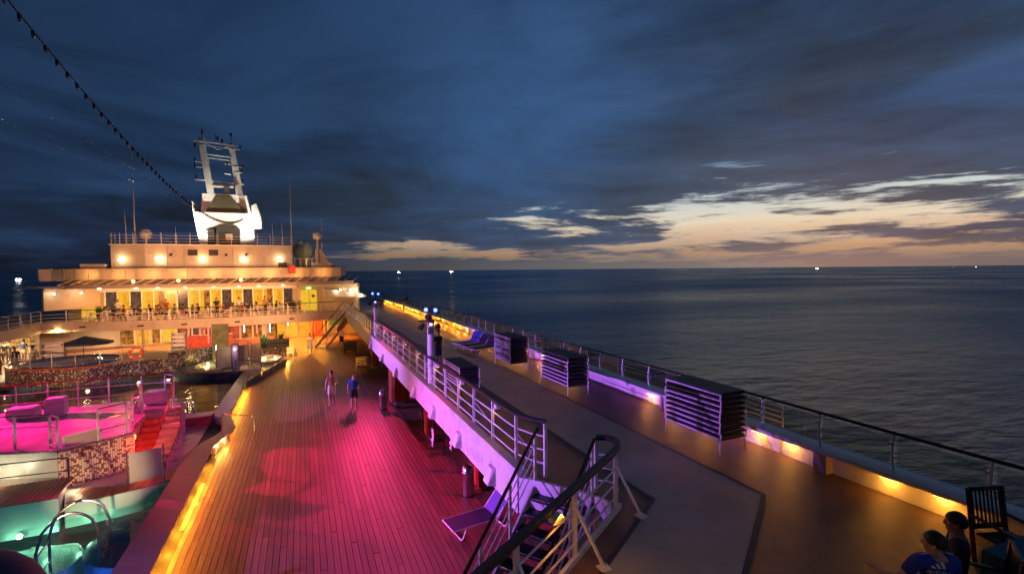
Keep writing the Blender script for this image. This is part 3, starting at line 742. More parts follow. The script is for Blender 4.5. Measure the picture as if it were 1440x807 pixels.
for i, (x, y, lab) in enumerate([(4.2, 17.1, 'white towel hanging over the first dark chair'), (4.72, 16.5, 'white towel hanging over the dark chair nearer the bin')]):
    mb = MB()
    for k in range(5):
        for j in range(6):
            mb.v.append(Vector((x+.03*math.sin(k*2+j), y-.17+k*.085+.04*j*.2, .93-j*.13+.02*math.sin(k*1.7))))
    for k in range(4):
        for j in range(5): mb.f.append([k*6+j, (k+1)*6+j, (k+1)*6+j+1, k*6+j+1]); mb.uv.append(None)
    o = one(mb, 'towel', M['towel'], lab, 'towel', 'towels on chairs'); sm = o.modifiers.new('solid', 'SOLIDIFY'); sm.thickness = .02

# ------------------------------------------------------------------ lamp posts with coloured floods
def flood_head(t, c, aim, m_lens, size=.16):
    c = Vector(c); d = (Vector(aim)-c).normalized()
    mb = MB(); mb.tube([c-d*.16, c-d*.05, c+d*.08, c+d*.10], [.04, .08, .10, .105], 12); o = build(mb, 'flood_head', M['black'], t, True)
    mb = MB(); mb.tube([c+d*.101, c+d*.108], [.065, .065], 12); build(mb, 'lens', m_lens, o)
def lamp_post(x, y, lab, z0=2.6, grp='pale posts carrying coloured floodlights along the promenade'):
    t = thing('lamp_post', lab, 'lamp post', (x, y, z0), grp)
    mb = MB(); mb.tube([(x, y, z0), (x, y, z0+2.25)], .11, 12); build(mb, 'pole', M['white'], t, True)
    mb = MB(); mb.lathe([(.17, 0), (.17, .03), (.12, .05)], (x, y, z0), 12); build(mb, 'base_plate', M['white'], t, True)
    mb = MB(); mb.beam((x-.42, y, z0+2.35), (x+.42, y, z0+2.35), .05); mb.beam((x, y-.3, z0+2.6), (x, y+.3, z0+2.6), .05); mb.beam((x, y, z0+2.2), (x, y, z0+2.85), .09); build(mb, 'head_bracket', M['black'], t)
    flood_head(t, (x-.3, y, z0+2.15), (x-3, y+1, 0), M['lampred']); flood_head(t, (x+.3, y+.1, z0+2.15), (x+1, y+6, z0), M['black'])
    flood_head(t, (x-.16, y-.12, z0+2.75), (-1, 1, 6.9), M['lampblue']); flood_head(t, (x+.16, y-.12, z0+2.72), (1, 1, 6.9), M['lampblue'])
    flood_head(t, (x, y-.15, z0+2.3), (x-2, y-6, 1.5), M['lampviolet']); flood_head(t, (x, y+.2, z0+2.5), (x-2, y+6, 1), M['lampviolet'])
    mb = MB(); mb.box(x-.1, x+.1, y-.12, y-.1, z0+1.9, z0+2.15); build(mb, 'junction_box', M['steel'], t)
    light('post_glow', 'POINT', (x, y-.32, z0+2.95), 5, (.35, .3, 1), t, .08)
    return t
P1 = lamp_post(4.02, 16.4, 'nearest pale lamp post with blue and red floodlights by the railing'); P2 = lamp_post(3.95, 29.6, 'farther pale lamp post with a blue light near the head of the far stairs')
P0 = lamp_post(4.3, -3.4, 'lamp post behind the viewer')
light('pink_flood', 'SPOT', (3.35, 29.2, 4.85), 2000, (1, .04, .20), P2, .06, aim=(-.6, 18.0, 0), cone=84, blend=1)
light('amber_fill', 'SPOT', (3.6, 30.0, 5.0), 1500, (1, .33, .03), P2, .06, aim=(.2, 40, 0), cone=84, blend=1)  # amber fill added on the far post to warm the far deck
light('pink_flood', 'SPOT', (3.3, 16.6, 4.85), 1000, (1, .01, .40), P1, .25, aim=(-4.6, 20.0, .5), cone=96, blend=1)
light('warm_flood', 'SPOT', (3.9, -3.2, 5.3), 130, (1, .62, .34), P0, .08, aim=(3.2, 6.5, 2.0), cone=60, blend=1)
light('rose_flood', 'SPOT', (3.4, 15.85, 4.8), 430, (1, .05, .20), P1, .25, aim=(-1.6, 10.8, 0), cone=118, blend=1)
# port side posts (outside the frame to the left), lighting the platform and the girder
for (x, y, lab) in ((-18.9, 8.0, 'near'), (-18.9, 29.0, 'far')):
    t = lamp_post(x, y, lab+' pale lamp post on the port gallery', 2.6)
    flood_head(t, (x+.3, y, 3.3), (4, y+4, 2.5), M['lampviolet'])
    light('violet_flood', 'SPOT', (x+.45, y+.02, 3.32), 44000, (.45, .14, 1.0), t, .08, aim=(4.0, (12.5 if y < 10 else 25), 2.5), cone=32, blend=.9)
    if lab == 'far': light('magenta_flood', 'SPOT', (x+1.0, y-.5, 4.9), 90000, (1.0, .012, .22), t, .08, aim=(-7.2, 21.8, .9), cone=29, blend=1)

for (x, y, tt) in ((3.7, 29.9, P2), (-18.5, 19.9, t)):
    light('superstructure_fill', 'SPOT', (x, y, 5.2), 22000, (1, .42, .17), tt, .1, aim=(-7.5, 50, 3.4), cone=46, blend=.9)  # added warm fill spots that brighten the superstructure front
# ------------------------------------------------------------------ people
def skin_mesh(name, nodes, edges, radii, root, m, subdiv=1):
    me = bpy.data.meshes.new(name); me.from_pydata([Vector(v) for v in nodes], edges, [])
    o = bpy.data.objects.new('tmp', me); COL.objects.link(o)
    sk = o.modifiers.new('s', 'SKIN'); sk.use_smooth_shade = True
    sv = me.skin_vertices[0].data
    for i, r in enumerate(radii):
        rr = r if isinstance(r, tuple) else (r, r); sv[i].radius = rr; sv[i].use_root = (i == root)
    if subdiv: ss = o.modifiers.new('d', 'SUBSURF'); ss.levels = subdiv; ss.render_levels = subdiv
    dg = bpy.context.evaluated_depsgraph_get()
    out = bpy.data.meshes.new_from_object(o.evaluated_get(dg)); out.name = name
    bpy.data.objects.remove(o)
    out.materials.clear(); out.materials.append(m)
    for p in out.polygons: p.use_smooth = True
    return out
POSES = {}
def pose(kind):
    J = dict(pelvis=(0, 0, .95), waist=(0, 0, 1.12), chest=(0, .0, 1.33), neck=(0, .005, 1.49), jaw=(0, .02, 1.57), head=(0, .025, 1.66), crown=(0, .015, 1.72))
    if kind == 'stand':
        for s, n in ((-1, 'l'), (1, 'r')):
            J.update({n+'sh': (s*.18, 0, 1.42), n+'el': (s*.235, -.02, 1.15), n+'wr': (s*.25, .04, .92), n+'ha': (s*.25, .06, .85), n+'hip': (s*.09, 0, .90), n+'kn': (s*.10, .02, .50), n+'an': (s*.10, -.02, .08), n+'to': (s*.12, .16, .03)})
    elif kind == 'walk':
        J.update(dict(lsh=(-.18, 0, 1.42), lel=(-.25, -.06, 1.16), lwr=(-.27, .02, .93), lha=(-.27, .05, .86), rsh=(.18, 0, 1.42), rel=(.27, .02, 1.16), rwr=(.20, .18, 1.03), rha=(.15, .22, 1.0),
            lhip=(-.09, 0, .90), lkn=(-.10, .10, .50), lan=(-.10, -.02, .09), lto=(-.12, .15, .04), rhip=(.09, 0, .90), rkn=(.10, .04, .50), ran=(.10, .08, .09), rto=(.13, .24, .03)))
    elif kind == 'read':
        J.update(dict(lsh=(-.17, 0, 1.40), lel=(-.22, .05, 1.14), lwr=(-.08, .26, 1.20), lha=(-.03, .30, 1.24), rsh=(.17, 0, 1.40), rel=(.22, .05, 1.14), rwr=(.08, .26, 1.20), rha=(.03, .30, 1.24),
            lhip=(-.09, 0, .90), lkn=(-.10, .06, .50), lan=(-.10, -.06, .09), lto=(-.12, .1, .03), rhip=(.09, 0, .90), rkn=(.10, .02, .50), ran=(.10, .06, .09), rto=(.12, .22, .03)))
    elif kind == 'lean':
        J = dict(pelvis=(0, -.10, .93), waist=(0, -.02, 1.10), chest=(0, .16, 1.26), neck=(0, .30, 1.36), jaw=(0, .37, 1.40), head=(0, .41, 1.46), crown=(0, .41, 1.53))
        for s, n in ((-1, 'l'), (1, 'r')):
            J.update({n+'sh': (s*.18, .24, 1.32), n+'el': (s*.24, .36, 1.12), n+'wr': (s*.12, .58, 1.13), n+'ha': (s*.07, .64, 1.14), n+'hip': (s*.09, -.1, .90), n+'kn': (s*.10, -.02, .50), n+'an': (s*.10, -.1, .08), n+'to': (s*.12, .08, .03)})
    else:   # sit
        dz = -.45
        J = {k: (v[0], v[1], v[2]+dz) for k, v in J.items()}
        for s, n in ((-1, 'l'), (1, 'r')):
            J.update({n+'sh': (s*.185, .0, 1.01), n+'el': (s*.24, .06, .72), n+'wr': (s*.15, .28, .64), n+'ha': (s*.11, .35, .63), n+'hip': (s*.09, .05, .50), n+'kn': (s*.12, .46, .50), n+'an': (s*.12, .44, .09), n+'to': (s*.13, .60, .03)})
        if kind == 'sit2':
            J.update(lwr=(-.05, .30, .92), lha=(-.02, .30, 1.0), jaw=(-.02, .05, 1.11), head=(-.03, .06, 1.2), crown=(-.03, .05, 1.27))
        if kind == 'turn':
            J.update(chest=(0, 0, .93), neck=(0, .0, 1.06), jaw=(0, .02, 1.09), head=(0, .025, 1.175), crown=(0, .015, 1.235), lel=(-.30, .08, .76), lwr=(-.38, .28, .72), lha=(-.39, .35, .73))
    return J
RAD = dict(pelvis=(.15, .115), waist=(.125, .09), chest=(.15, .105), neck=.055, jaw=.068, head=(.078, .096), crown=.062, sh=.062, el=.042, wr=.027, ha=.034, hip=.088, kn=.056, an=.038, to=.034)
def near_body(J, V, nodes, ed, rr, yaw=0):
    """one continuous skin: limbs grown from the joints, a modelled head merged in by a voxel remesh"""
    limbs = skin_mesh('limbs', nodes, ed, rr, 0, M['skin'], 2)
    mb = MB(); h = V['head'].lerp(V['jaw'], .25); f = Vector((0, 1, 0))
    mb.ball(h+Vector((0, -.008, .03)), .1, 20, (.76, .96, .92)); mb.ball(h+Vector((0, .022, -.055)), .1, 18, (.60, .66, .58)); mb.ball(h+Vector((0, .052, -.085)), .03, 10, (1.0, .9, .8))
    mb.ball(h+Vector((0, .098, -.012)), .02, 10, (.75, .9, 1.2)); mb.ball(h+Vector((0, .088, .012)), .02, 10, (.6, .6, 1.4)); mb.ball(h+Vector((0, .076, .036)), .03, 10, (1.8, .5, .45))
    mb.ball(h+Vector((0, .082, -.048)), .02, 10, (1.15, .6, .45))
    for s_ in (-1, 1): mb.ball(h+Vector((s_*.078, -.008, -.004)), .03, 10, (.35, .62, 1.05)); mb.ball(h+Vector((s_*.038, .062, -.012)), .03, 10, (.9, .6, .8))
    mb.tube([V['neck']-Vector((0, 0, .05)), V['neck'].lerp(V['jaw'], .6), h-Vector((0, 0, .05))], [.066, .056, .054], 14)
    if yaw:
        mt_ = Matrix.Translation(h) @ Matrix.Rotation(yaw, 4, 'Z') @ Matrix.Translation(-h); nb_ = len(mb.v)-42; mb.v = [mt_ @ v if i_ < nb_ else v for i_, v in enumerate(mb.v)]
    bmm = bmesh.new(); bmm.from_mesh(limbs); bmm.from_mesh(mb.mesh('h', None)); me = bpy.data.meshes.new('body'); bmm.to_mesh(me); bmm.free()
    o = bpy.data.objects.new('tmp', me); COL.objects.link(o); r_ = o.modifiers.new('r', 'REMESH'); r_.mode = 'VOXEL'; r_.voxel_size = .0095; r_.use_smooth_shade = True
    sm = o.modifiers.new('s', 'SMOOTH'); sm.factor = .5; sm.iterations = 2
    out = bpy.data.meshes.new_from_object(o.evaluated_get(bpy.context.evaluated_depsgraph_get())); bpy.data.objects.remove(o); out.name = 'body'
    out.materials.clear(); out.materials.append(M['skin'])
    for p in out.polygons: p.use_smooth = True
    return out
def body_parts(kind, near=False, fem=False):
    key = (kind, near, fem)
    if key in POSES: return POSES[key]
    J = pose(kind); names = list(J); idx = {n: i for i, n in enumerate(names)}
    E = [('pelvis', 'waist'), ('waist', 'chest'), ('chest', 'neck'), ('neck', 'jaw'), ('jaw', 'head'), ('head', 'crown')]
    for n in 'lr': E += [('chest', n+'sh'), (n+'sh', n+'el'), (n+'el', n+'wr'), (n+'wr', n+'ha'), ('pelvis', n+'hip'), (n+'hip', n+'kn'), (n+'kn', n+'an'), (n+'an', n+'to')]
    def rad(n, k=1.0, add=0):
        r = RAD.get(n) or RAD[n[1:]]
        return tuple(q*k+add for q in r) if isinstance(r, tuple) else r*k+add
    nodes = [J[n] for n in names]; rr = [rad(n)*1 if near or n not in ('head', 'jaw', 'crown') else {'head': (.10, .125), 'jaw': .088, 'crown': .085}[n] for n in names]; ed = [(idx[a], idx[b]) for a, b in E]
    # nose and ears, then five fingers on each hand
    h = Vector(J['head']); j_ = Vector(J['jaw'])
    mid = h.lerp(j_, .45)
    nodes.append(tuple(mid+Vector((0, .105 if not near else .03, 0)))); rr.append(.014); ed.append((idx['head'], len(nodes)-1))
    if near:
        pass
    for n in 'lr':
        w, ha = Vector(J[n+'wr']), Vector(J[n+'ha']); d = (ha-w).normalized(); side = Vector((1, 0, 0)) if abs(d.x) < .8 else Vector((0, 1, 0))
        sid = (side-d*side.dot(d)).normalized(); pn = d.cross(sid)
        for q in range(5 if near or kind in ('walk', 'read', 'lean') else 0):
            if q == 4: a = w.lerp(ha, .5)+sid*.03*(1 if n == 'l' else -1); b = a+d*.03+sid*.035*(1 if n == 'l' else -1)
            else: a = ha+sid*(q-1.5)*.019+d*.012; b = a+d*(.04+[.0, .012, .016, .008][q])+pn*.012
            nodes.append(tuple(b)); rr.append(.0085); ed.append((idx[n+'ha'], len(nodes)-1))
    body = None if near else skin_mesh('body', nodes, ed, rr, 0, M['skin'], 1)
    V = {n: Vector(J[n]) for n in J}
    YW = R(42) if kind == 'turn' else 0
    if near: body = near_body(J, V, nodes, ed, rr, YW)
    bones = [('T', 'pelvis', 'waist'), ('T', 'waist', 'chest'), ('T', 'chest', 'neck'), ('H', 'neck', 'jaw'), ('H', 'jaw', 'crown')]
    for n in 'lr': bones += [('T', 'chest', n+'sh'), ('A', n+'sh', n+'el'), ('F', n+'el', n+'wr'), ('F', n+'wr', n+'ha'), ('P', 'pelvis', n+'hip'), ('P', 'pelvis', n+'hip'), ('L', n+'hip', n+'kn'), ('F', n+'kn', n+'an'), ('F', n+'an', n+'to')]
    def where(p):
        best = None
        for k, a, b in bones:
            A_, B_ = V[a], V[b]; ab = B_-A_; t_ = max(0, min(1, (p-A_).dot(ab)/ab.length_squared)); d_ = (A_+ab*t_-p).length/(1.6 if k in 'TP' else 1)
            if best is None or d_ < best[0]: best = (d_, k, t_, a, b)
        return best[1:]
    def cloth(nm, test, off_, snap=False):
        vs = [v.co.copy() for v in body.vertices]; nn = [v.normal.copy() for v in body.vertices]; keep = []; used = {}
        for p in body.polygons:
            if test(*where(p.center)): keep.append([used.setdefault(i_, len(used)) for i_ in p.vertices])
        co = [None]*len(used)
        for i_, k_ in used.items(): co[k_] = vs[i_]+nn[i_]*off_
        if snap:
            cnt = {}
            for f_ in keep:
                for a_, b_ in zip(f_, f_[1:]+f_[:1]): e_ = (min(a_, b_), max(a_, b_)); cnt[e_] = cnt.get(e_, 0)+1
            bd = {v_ for e_, c_ in cnt.items() if c_ == 1 for v_ in e_}
            for v_ in bd:
                zt = J['pelvis'][2]+.10 if co[v_].z > J['pelvis'][2]-.1 else J['lkn'][2]+.10
                if abs(co[v_].z-zt) < .12: co[v_] = Vector((co[v_].x, co[v_].y, zt))
        me = bpy.data.meshes.new(nm); me.from_pydata(co, [], keep); me.materials.append(CL['white'])
        for p in me.polygons: p.use_smooth = True
        return me
    shirt = cloth('shirt', lambda k, t_, a, b: (k == 'T' and not (b == 'neck' and t_ > .72)) or (k == 'A' and t_ < .62), .014 if near else .02)
    shorts = cloth('shorts', lambda k, t_, a, b: k == 'P' or (k == 'L' and t_ < .74) or (k == 'T' and a == 'pelvis' and t_ < .55), .024, kind in ('walk', 'stand', 'read'))
    c = V['head'].lerp(V['crown'], .1 if near else .2); up_ = (V['crown']-V['jaw']).normalized(); hb = MB(); n_ = 20; kk = 12
    rx, ry, rz_ = (.083, .104, .112) if near else (.086, .106, .112)
    for i_ in range(kk+1):
        th = math.pi*i_/kk
        for k in range(n_):
            a = 2*math.pi*k/n_; q = Vector((rx*math.sin(th)*math.cos(a), ry*math.sin(th)*math.sin(a)-.006, rz_*math.cos(th)))
            lim = -.035+.62*max(q.y, 0)+.25*min(q.y, 0)+.02*math.sin(a*7)*.3
            if q.z < lim: sc_ = .93; q = Vector((q.x*sc_, q.y*sc_, lim))
            hb.v.append(c+Matrix.Rotation(YW, 3, 'Z') @ (q*(1+.012*math.sin(13*a+5*th))))
    for i_ in range(kk):
        for k in range(n_): hb.f.append([i_*n_+k, (i_+1)*n_+k, (i_+1)*n_+(k+1) % n_, i_*n_+(k+1) % n_]); hb.uv.append(None)
    hair = hb.mesh('hair', M['hair'], Vector((0, 0, 0)), True)
    POSES[key] = (body, shirt, shorts, hair); return POSES[key]
def person(x, y, z, rz, kind, label, group=None, skin='skin', top='white', bottom='black', hair='hair', scale=1.0, near=False):
    b, s_, sh, h = body_parts(kind, near)
    t = thing('person', label, 'person', (x, y, z), group); t.rotation_euler.z = rz; t.scale = (scale,)*3
    for me, nm, m in ((b, 'body', M[skin]), (s_, 'shirt', CL[top] if top else None), (sh, 'shorts', CL[bottom] if bottom else None), (h, 'hair', M[hair] if hair else None)):
        if m is None: continue
        o = bpy.data.objects.new(nm, me); COL.objects.link(o); o.parent = t
        o.material_slots[0].link = 'OBJECT'; o.material_slots[0].material = m
    return t
person(1.2, 25.3, 0, R(4), 'walk', 'shirtless man in white shorts walking away across the wooden deck', top=None, bottom='white', scale=1.02)
person(2.14, 24.2, 0, R(-12), 'walk', 'balding man in blue shirt and dark shorts walking away beside the shirtless man', top='blue', bottom='black', hair=None, scale=.99)
person(9.15, 48.0, 2.6, R(-80), 'lean', 'man in black top and green shorts leaning on the sea railing', top='black', bottom='green', skin='skin2')
w_ = person(.42, 42.1, 0, R(170), 'read', 'woman in a white dress standing on the wooden deck near the far staircase', top='white', bottom=None, scale=.95)
mb = MB(); mb.lathe([(.15, 1.10), (.19, .95), (.22, .75), (.25, .52)], (0, 0, 0), 14); o = build(mb, 'dress_skirt', CL['white'], None, True); o.parent = w_
# figures by the lamp post
person(5.1, 19.5, 2.6, R(-150), 'stand', 'small dark figure standing on the walkway beyond the nearest lamp post', top='black', bottom='navy', skin='skin2', scale=.93)
# the two seated men, lower right corner
pb = person(5.92, 2.72, 2.675, R(-24), 'turn', 'man in a blue jersey with white stripes seated in the lower right corner', top='jersey', bottom='navy', skin='skin', near=True)
person(6.80, 2.92, 2.57, R(30), 'sit', 'man in a dark shirt seated behind the man in the blue jersey', top='black', bottom='navy', skin='skin2', near=True)
# ------------------------------------------------------------------ seated corner furniture
def teak_chair(x, y, rz, lab):
    t = thing('teak_chair', lab, 'chair', (0, 0, 0), 'slatted teak chairs in the corner')
    m = M['varnish']
    for k in range(6): mb = MB(); mb.box(-.25, .25, -.22+k*.08, -.155+k*.08, .42, .44); build(mb, 'seat_slat', m, t)
    for sx in (-1, 1):
        mb = MB(); mb.beam((sx*.26, -.22, 0), (sx*.26, -.22, .62), .04); build(mb, 'leg', m, t)
        mb = MB(); mb.beam((sx*.26, .24, 0), (sx*.26, .36, 1.02), .04); build(mb, 'leg', m, t)
        mb = MB(); mb.beam((sx*.26, -.26, .635), (sx*.26, .30, .66), .05, .025); build(mb, 'armrest', m, t)
    for z_, y_ in ((.50, .30), (1.00, .36)): mb = MB(); mb.beam((-.24, y_, z_), (.24, y_, z_), .03, .06); build(mb, 'back_rail', m, t)
    for k in range(8): mb = MB(); mb.beam((-.21+k*.06, .30, .53), (-.21+k*.06, .357, .97), .022, .014, up=(0, 1, 0)); build(mb, 'back_slat', m, t)
    t.location = (x, y, 2.6); t.rotation_euler.z = rz; return t
teak_chair(8.55, 3.10, R(-18), 'empty teak chair with slatted back against the glowing bulwark')
teak_chair(5.95, 2.62, R(156), 'teak chair under the man in the blue jersey')
teak_chair(6.80, 2.80, R(210), 'teak chair under the man in the dark shirt')
t = thing('table', 'low table with a dark teal cloth beside the empty teak chair', 'table', (7.75, 2.35, 2.6))
mb = MB(); mb.prism([(7.2, 1.9), (8.75, 1.7), (8.85, 2.75), (7.35, 2.85)], 3.30, 3.33); build(mb, 'tabletop', M['varnish'], t)
mb = MB(); mb.prism([(7.15, 1.85), (8.8, 1.65), (8.9, 2.8), (7.3, 2.9)], 3.335, 3.345)
mb.wall([(8.91, 2.81), (7.29, 2.91), (7.14, 1.84)], 3.05, 3.34, .006); build(mb, 'cloth', CL['teal'], t)
for a, b in ((7.35, 1.98), (8.6, 1.85), (8.7, 2.65), (7.45, 2.72)): mb = MB(); mb.beam((a, b, 2.6), (a, b, 3.3), .05); build(mb, 'leg', M['varnish'], t)
# jersey mark
def jersey_mark(parent):
    cu = bpy.data.curves.new('t', 'FONT'); cu.body = 'adidas'; cu.size = .085; cu.extrude = .0015; cu.align_x = 'CENTER'
    o = bpy.data.objects.new('tmp', cu); COL.objects.link(o); dg = bpy.context.evaluated_depsgraph_get()
    me = bpy.data.meshes.new_from_object(o.evaluated_get(dg)); bpy.data.objects.remove(o); me.name = 'jersey_lettering'
    me.materials.clear(); me.materials.append(CL['white'])
    lo = bpy.data.objects.new('jersey_lettering', me); COL.objects.link(lo); lo.parent = parent
    from mathutils.bvhtree import BVHTree
    sh = [c for c in parent.children if c.name.startswith('shirt')][0].data
    bv = BVHTree.FromPolygons([v.co for v in sh.vertices], [tuple(p.vertices) for p in sh.polygons])
    def press(me_, lift):
        for v in me_.vertices:
            hit = bv.ray_cast(Vector((v.co.x, -1, v.co.z)), Vector((0, 1, 0)))
            if hit[0] is not None: v.co.y = hit[0].y-lift-(.002 if v.co.y < 0 else 0)
    mt_ = Matrix.Translation((-.05, 0, .90)) @ Matrix.Rotation(R(90), 4, 'X') @ Matrix.Rotation(R(-8), 4, 'Z')
    for v in me.vertices: v.co = mt_ @ v.co
    press(me, .004)
    mb = MB()
    for k, hh in enumerate((.025, .045, .065)):
        x0 = -.12+k*.045; n_ = 5
        for q in range(n_): mb.add([(x0-.018*q/n_, -.1, .975+hh*q/n_), (x0+.032-.018*q/n_, -.1, .975+hh*q/n_), (x0+.032-.018*(q+1)/n_, -.1, .975+hh*(q+1)/n_), (x0-.018*(q+1)/n_, -.1, .975+hh*(q+1)/n_)], [(0, 1, 2, 3)])
    o = build(mb, 'jersey_stripes', CL['white'], None); o.parent = parent; press(o.data, .005)
    for s in (-1, 1):
        mb = MB(); mb.tube([(s*.09, -.02, 1.085), (s*.17, 0, 1.06), (s*.235, .03, .93), (s*.265, .06, .86)], .006, 5); q = build(mb, 'sleeve_stripe', CL['white'], None); q.parent = parent
jersey_mark(pb)
exec_rest = True

# ================================================================== POOL AREA
def ccw(poly): return poly
# side coping (teak topped bench) with its bulge
rt_e = [(-3.13, 4), (-3.13, 20.3), (-2.98, 21.0), (-2.70, 21.9), (-2.66, 22.6), (-2.85, 23.5), (-3.12, 24.6), (-3.13, 31.0), (-3.16, 35.6)]
lf_e = [(-3.62, 35.6), (-3.8, 28), (-3.82, 25.2), (-3.70, 24.6), (-3.42, 24.2), (-3.38, 23.6), (-3.18, 23.0), (-3.10, 22.3), (-3.25, 21.7), (-3.62, 20.9), (-3.86, 19.9), (-3.88, 4)]
t = thing('pool_coping', 'long teak topped coping bench with warm lamps beneath between the pools and the wooden deck', 'coping', (-3.5, 20, 0))
mb = MB(); mb.prism(rt_e+lf_e, .30, .345); build(mb, 'coping_top', mat('coping_teak', (.22, .13, .11), .35, 0, .3, 1.5, .2, 60, stretch=(1.5, 3, 1), wear=((.12, .07, .07), 1.5)), t)
def off(poly, dx): return [(x+dx, y) for x, y in poly]
mb = MB(); mb.prism(off(rt_e, -.22)+off(lf_e, .05), -.9, .298); build(mb, 'plinth', M['cream'], t)
ls = [10.4, 11.2, 12.0, 12.95, 13.9, 14.9, 15.9, 16.95, 18.1, 19.4, 24.9, 26.1, 27.3, 28.5, 29.7, 31.0]
for i, y in enumerate(ls):
    mb = MB(); mb.box(-3.19, -3.14, y-.16, y+.16, .283, .297); o = build(mb, 'coping_lamp', M['lampwarm'], t)
    light('coping_light', 'POINT', (-3.165, y, .255), 46, (1, .34, .015), t, .03)
for (x, y) in ((-3.02, 20.7), (-2.86, 21.3)):
    light('coping_light', 'POINT', (x+.0, y, .24), 25, (1, .5, .08), t, .03)
# mosaic band at the foot of the bulge
mb = MB(); mb.wall([(-3.14, 20.1), (-3.08, 20.7), (-2.92, 21.3), (-2.80, 21.8)], 0.0, .298, .02); build(mb, 'mosaic_band', M['mosaic'], t)

# pool floor between platform and coping
mb = MB(); mb.prism([(-3.9, 17.9), (-3.9, 24.5), (-13, 24.5), (-13, 18.5), (-6.9, 18.3), (-5.2, 17.7)], -.2, .03)
struct(mb, 'pool_surround', M['pooltile'])
# basins
mb = MB()
mb.prism([(-3.87, 4), (-3.87, 18.3), (-14, 18.3), (-14, 4)], -1.6, -1.5); struct(mb, 'near_pool_floor', M['pooldeep'])
mb = MB(); mb.prism([(-3.8, 24.6), (-3.65, 36), (-6.0, 36.4), (-14, 37.3), (-17.5, 33), (-17.5, 24.6)], -1.0, -.9); struct(mb, 'far_pool_floor', M['pooldeep'])
mb = MB(); mb.add([(x_, y_, -.26) for x_, y_ in [(-3.87, 4), (-3.87, 17.95), (-6.3, 17.4), (-14, 17.3), (-14, 4)]], [(0, 1, 2, 3, 4)])
face_up(struct(mb, 'pool_water', M['water']))
mb = MB(); mb.add([(x_, y_, -.05) for x_, y_ in [(-3.79, 25.1), (-3.65, 36), (-6.0, 36.4), (-14, 37.3), (-17.5, 33), (-17.5, 25.4)]], [(0, 1, 2, 3, 4, 5)])
face_up(struct(mb, 'far_pool_water', M['water']))
# submerged pale shelf with rounded end and green underwater lamp
t = thing('pool_shelf', 'pale submerged shelf glowing turquoise in the near pool', 'pool step', (-8, 15.6, -1.4))
sh = [(-14, 17.2), (-7.0, 17.2), (-5.9, 16.9), (-5.55, 16.3), (-5.7, 15.6), (-6.6, 15.0), (-8, 14.7), (-14, 14.5)]
mb = MB(); mb.prism(sh, -1.49, -.85); build(mb, 'shelf', M['poolpale'], t)
mb = MB(); mb.tube([(p[0], p[1], -.83) for p in sh[1:7]], .03, 6); build(mb, 'rounded_edge', M['white'], t, True)
for ux in (-7.3, -6.6, -5.9, -5.2, -4.6): light('underwater_lamp', 'POINT', (ux, 16.95, -.5), 10, (.46, 1.0, .60), t, .06)
light('underwater_lamp', 'POINT', (-6.9, 15.2, -.45), 9, (.3, 1.0, .6), t, .06)
light('underwater_lamp', 'POINT', (-4.7, 14.3, -1.0), 60, (.08, .25, 1.0), t, .1)
for q in ((-7.2, 17.1, -.42), (-5.3, 17.28, -.55)):
    mb = MB(); mb.tube([(q[0], q[1]+.06, q[2]), (q[0], q[1]+.03, q[2])], .09, 10); build(mb, 'underwater_fitting', M['steel'], t, True)
# teak strip deck along the near pool, built of short boards
t = thing('pool_edge_deck', 'narrow teak boarded ledge with pale lit edge between the near pool and the mosaic wall', 'ledge', (-5.5, 17.8, 0))
fr = [(-9.5, 17.32), (-6.32, 17.34), (-5.35, 17.45), (-4.6, 17.66), (-3.88, 18.02)]
bk = [(-9.5, 18.85), (-6.75, 18.62), (-5.35, 18.15), (-4.6, 18.45), (-3.88, 18.85)]
mb = MB(); mb.prism(fr[1:]+bk[1:][::-1], -.5, .172); build(mb, 'base', M['poolpale'], t)
def lerp2(ch, x):
    for a, b in zip(ch, ch[1:]):
        if a[0] <= x <= b[0]: u = (x-a[0])/(b[0]-a[0]); return a[1]+(b[1]-a[1])*u
    return ch[-1][1]
x = -6.3
while x < -3.95:
    mb = MB(); x1 = x+.075; mb.prism([(x, lerp2(fr, x)+.03), (x1, lerp2(fr, x1)+.03), (x1, lerp2(bk, x1)), (x, lerp2(bk, x))], .173, .198); build(mb, 'board', PM[random.randrange(4)], t); x += .09
t = thing('raised_pool_deck', 'raised teak deck with pale riser at the left edge of the near pool', 'deck', (-8, 18, 0))
mb = MB(); mb.prism([(-9.8, 17.15), (-6.4, 17.2), (-6.75, 18.75), (-9.8, 18.95)], -.5, .43); build(mb, 'riser', M['poolpale'], t)
x = -9.78
while x < -6.5:
    mb = MB(); x1 = x+.11; mb.prism([(x, 17.16), (x1, 17.2), (x1-.10, 18.8), (x-.10, 18.85)], .432, .458); build(mb, 'board', PM[random.randrange(4)], t); x += .128
# rails on the raised deck
t = thing('pool_deck_railing', 'low pale railing at the front of the raised pool deck', 'railing', (-7.5, 17.4, .46))
rail(t, [(-9.6, 17.35, .46), (-7.72, 17.35, .46)], .75, 2, M['steel'], .02, M['steel'], posts=[(-7.72, 17.35, .46), (-9.4, 17.35, .46)])
rail(t, [(-9.6, 18.6, .46), (-6.55, 18.35, .46)], .75, 1, M['steel'], .02, M['steel'], posts=[(-6.55, 18.35, .46)])

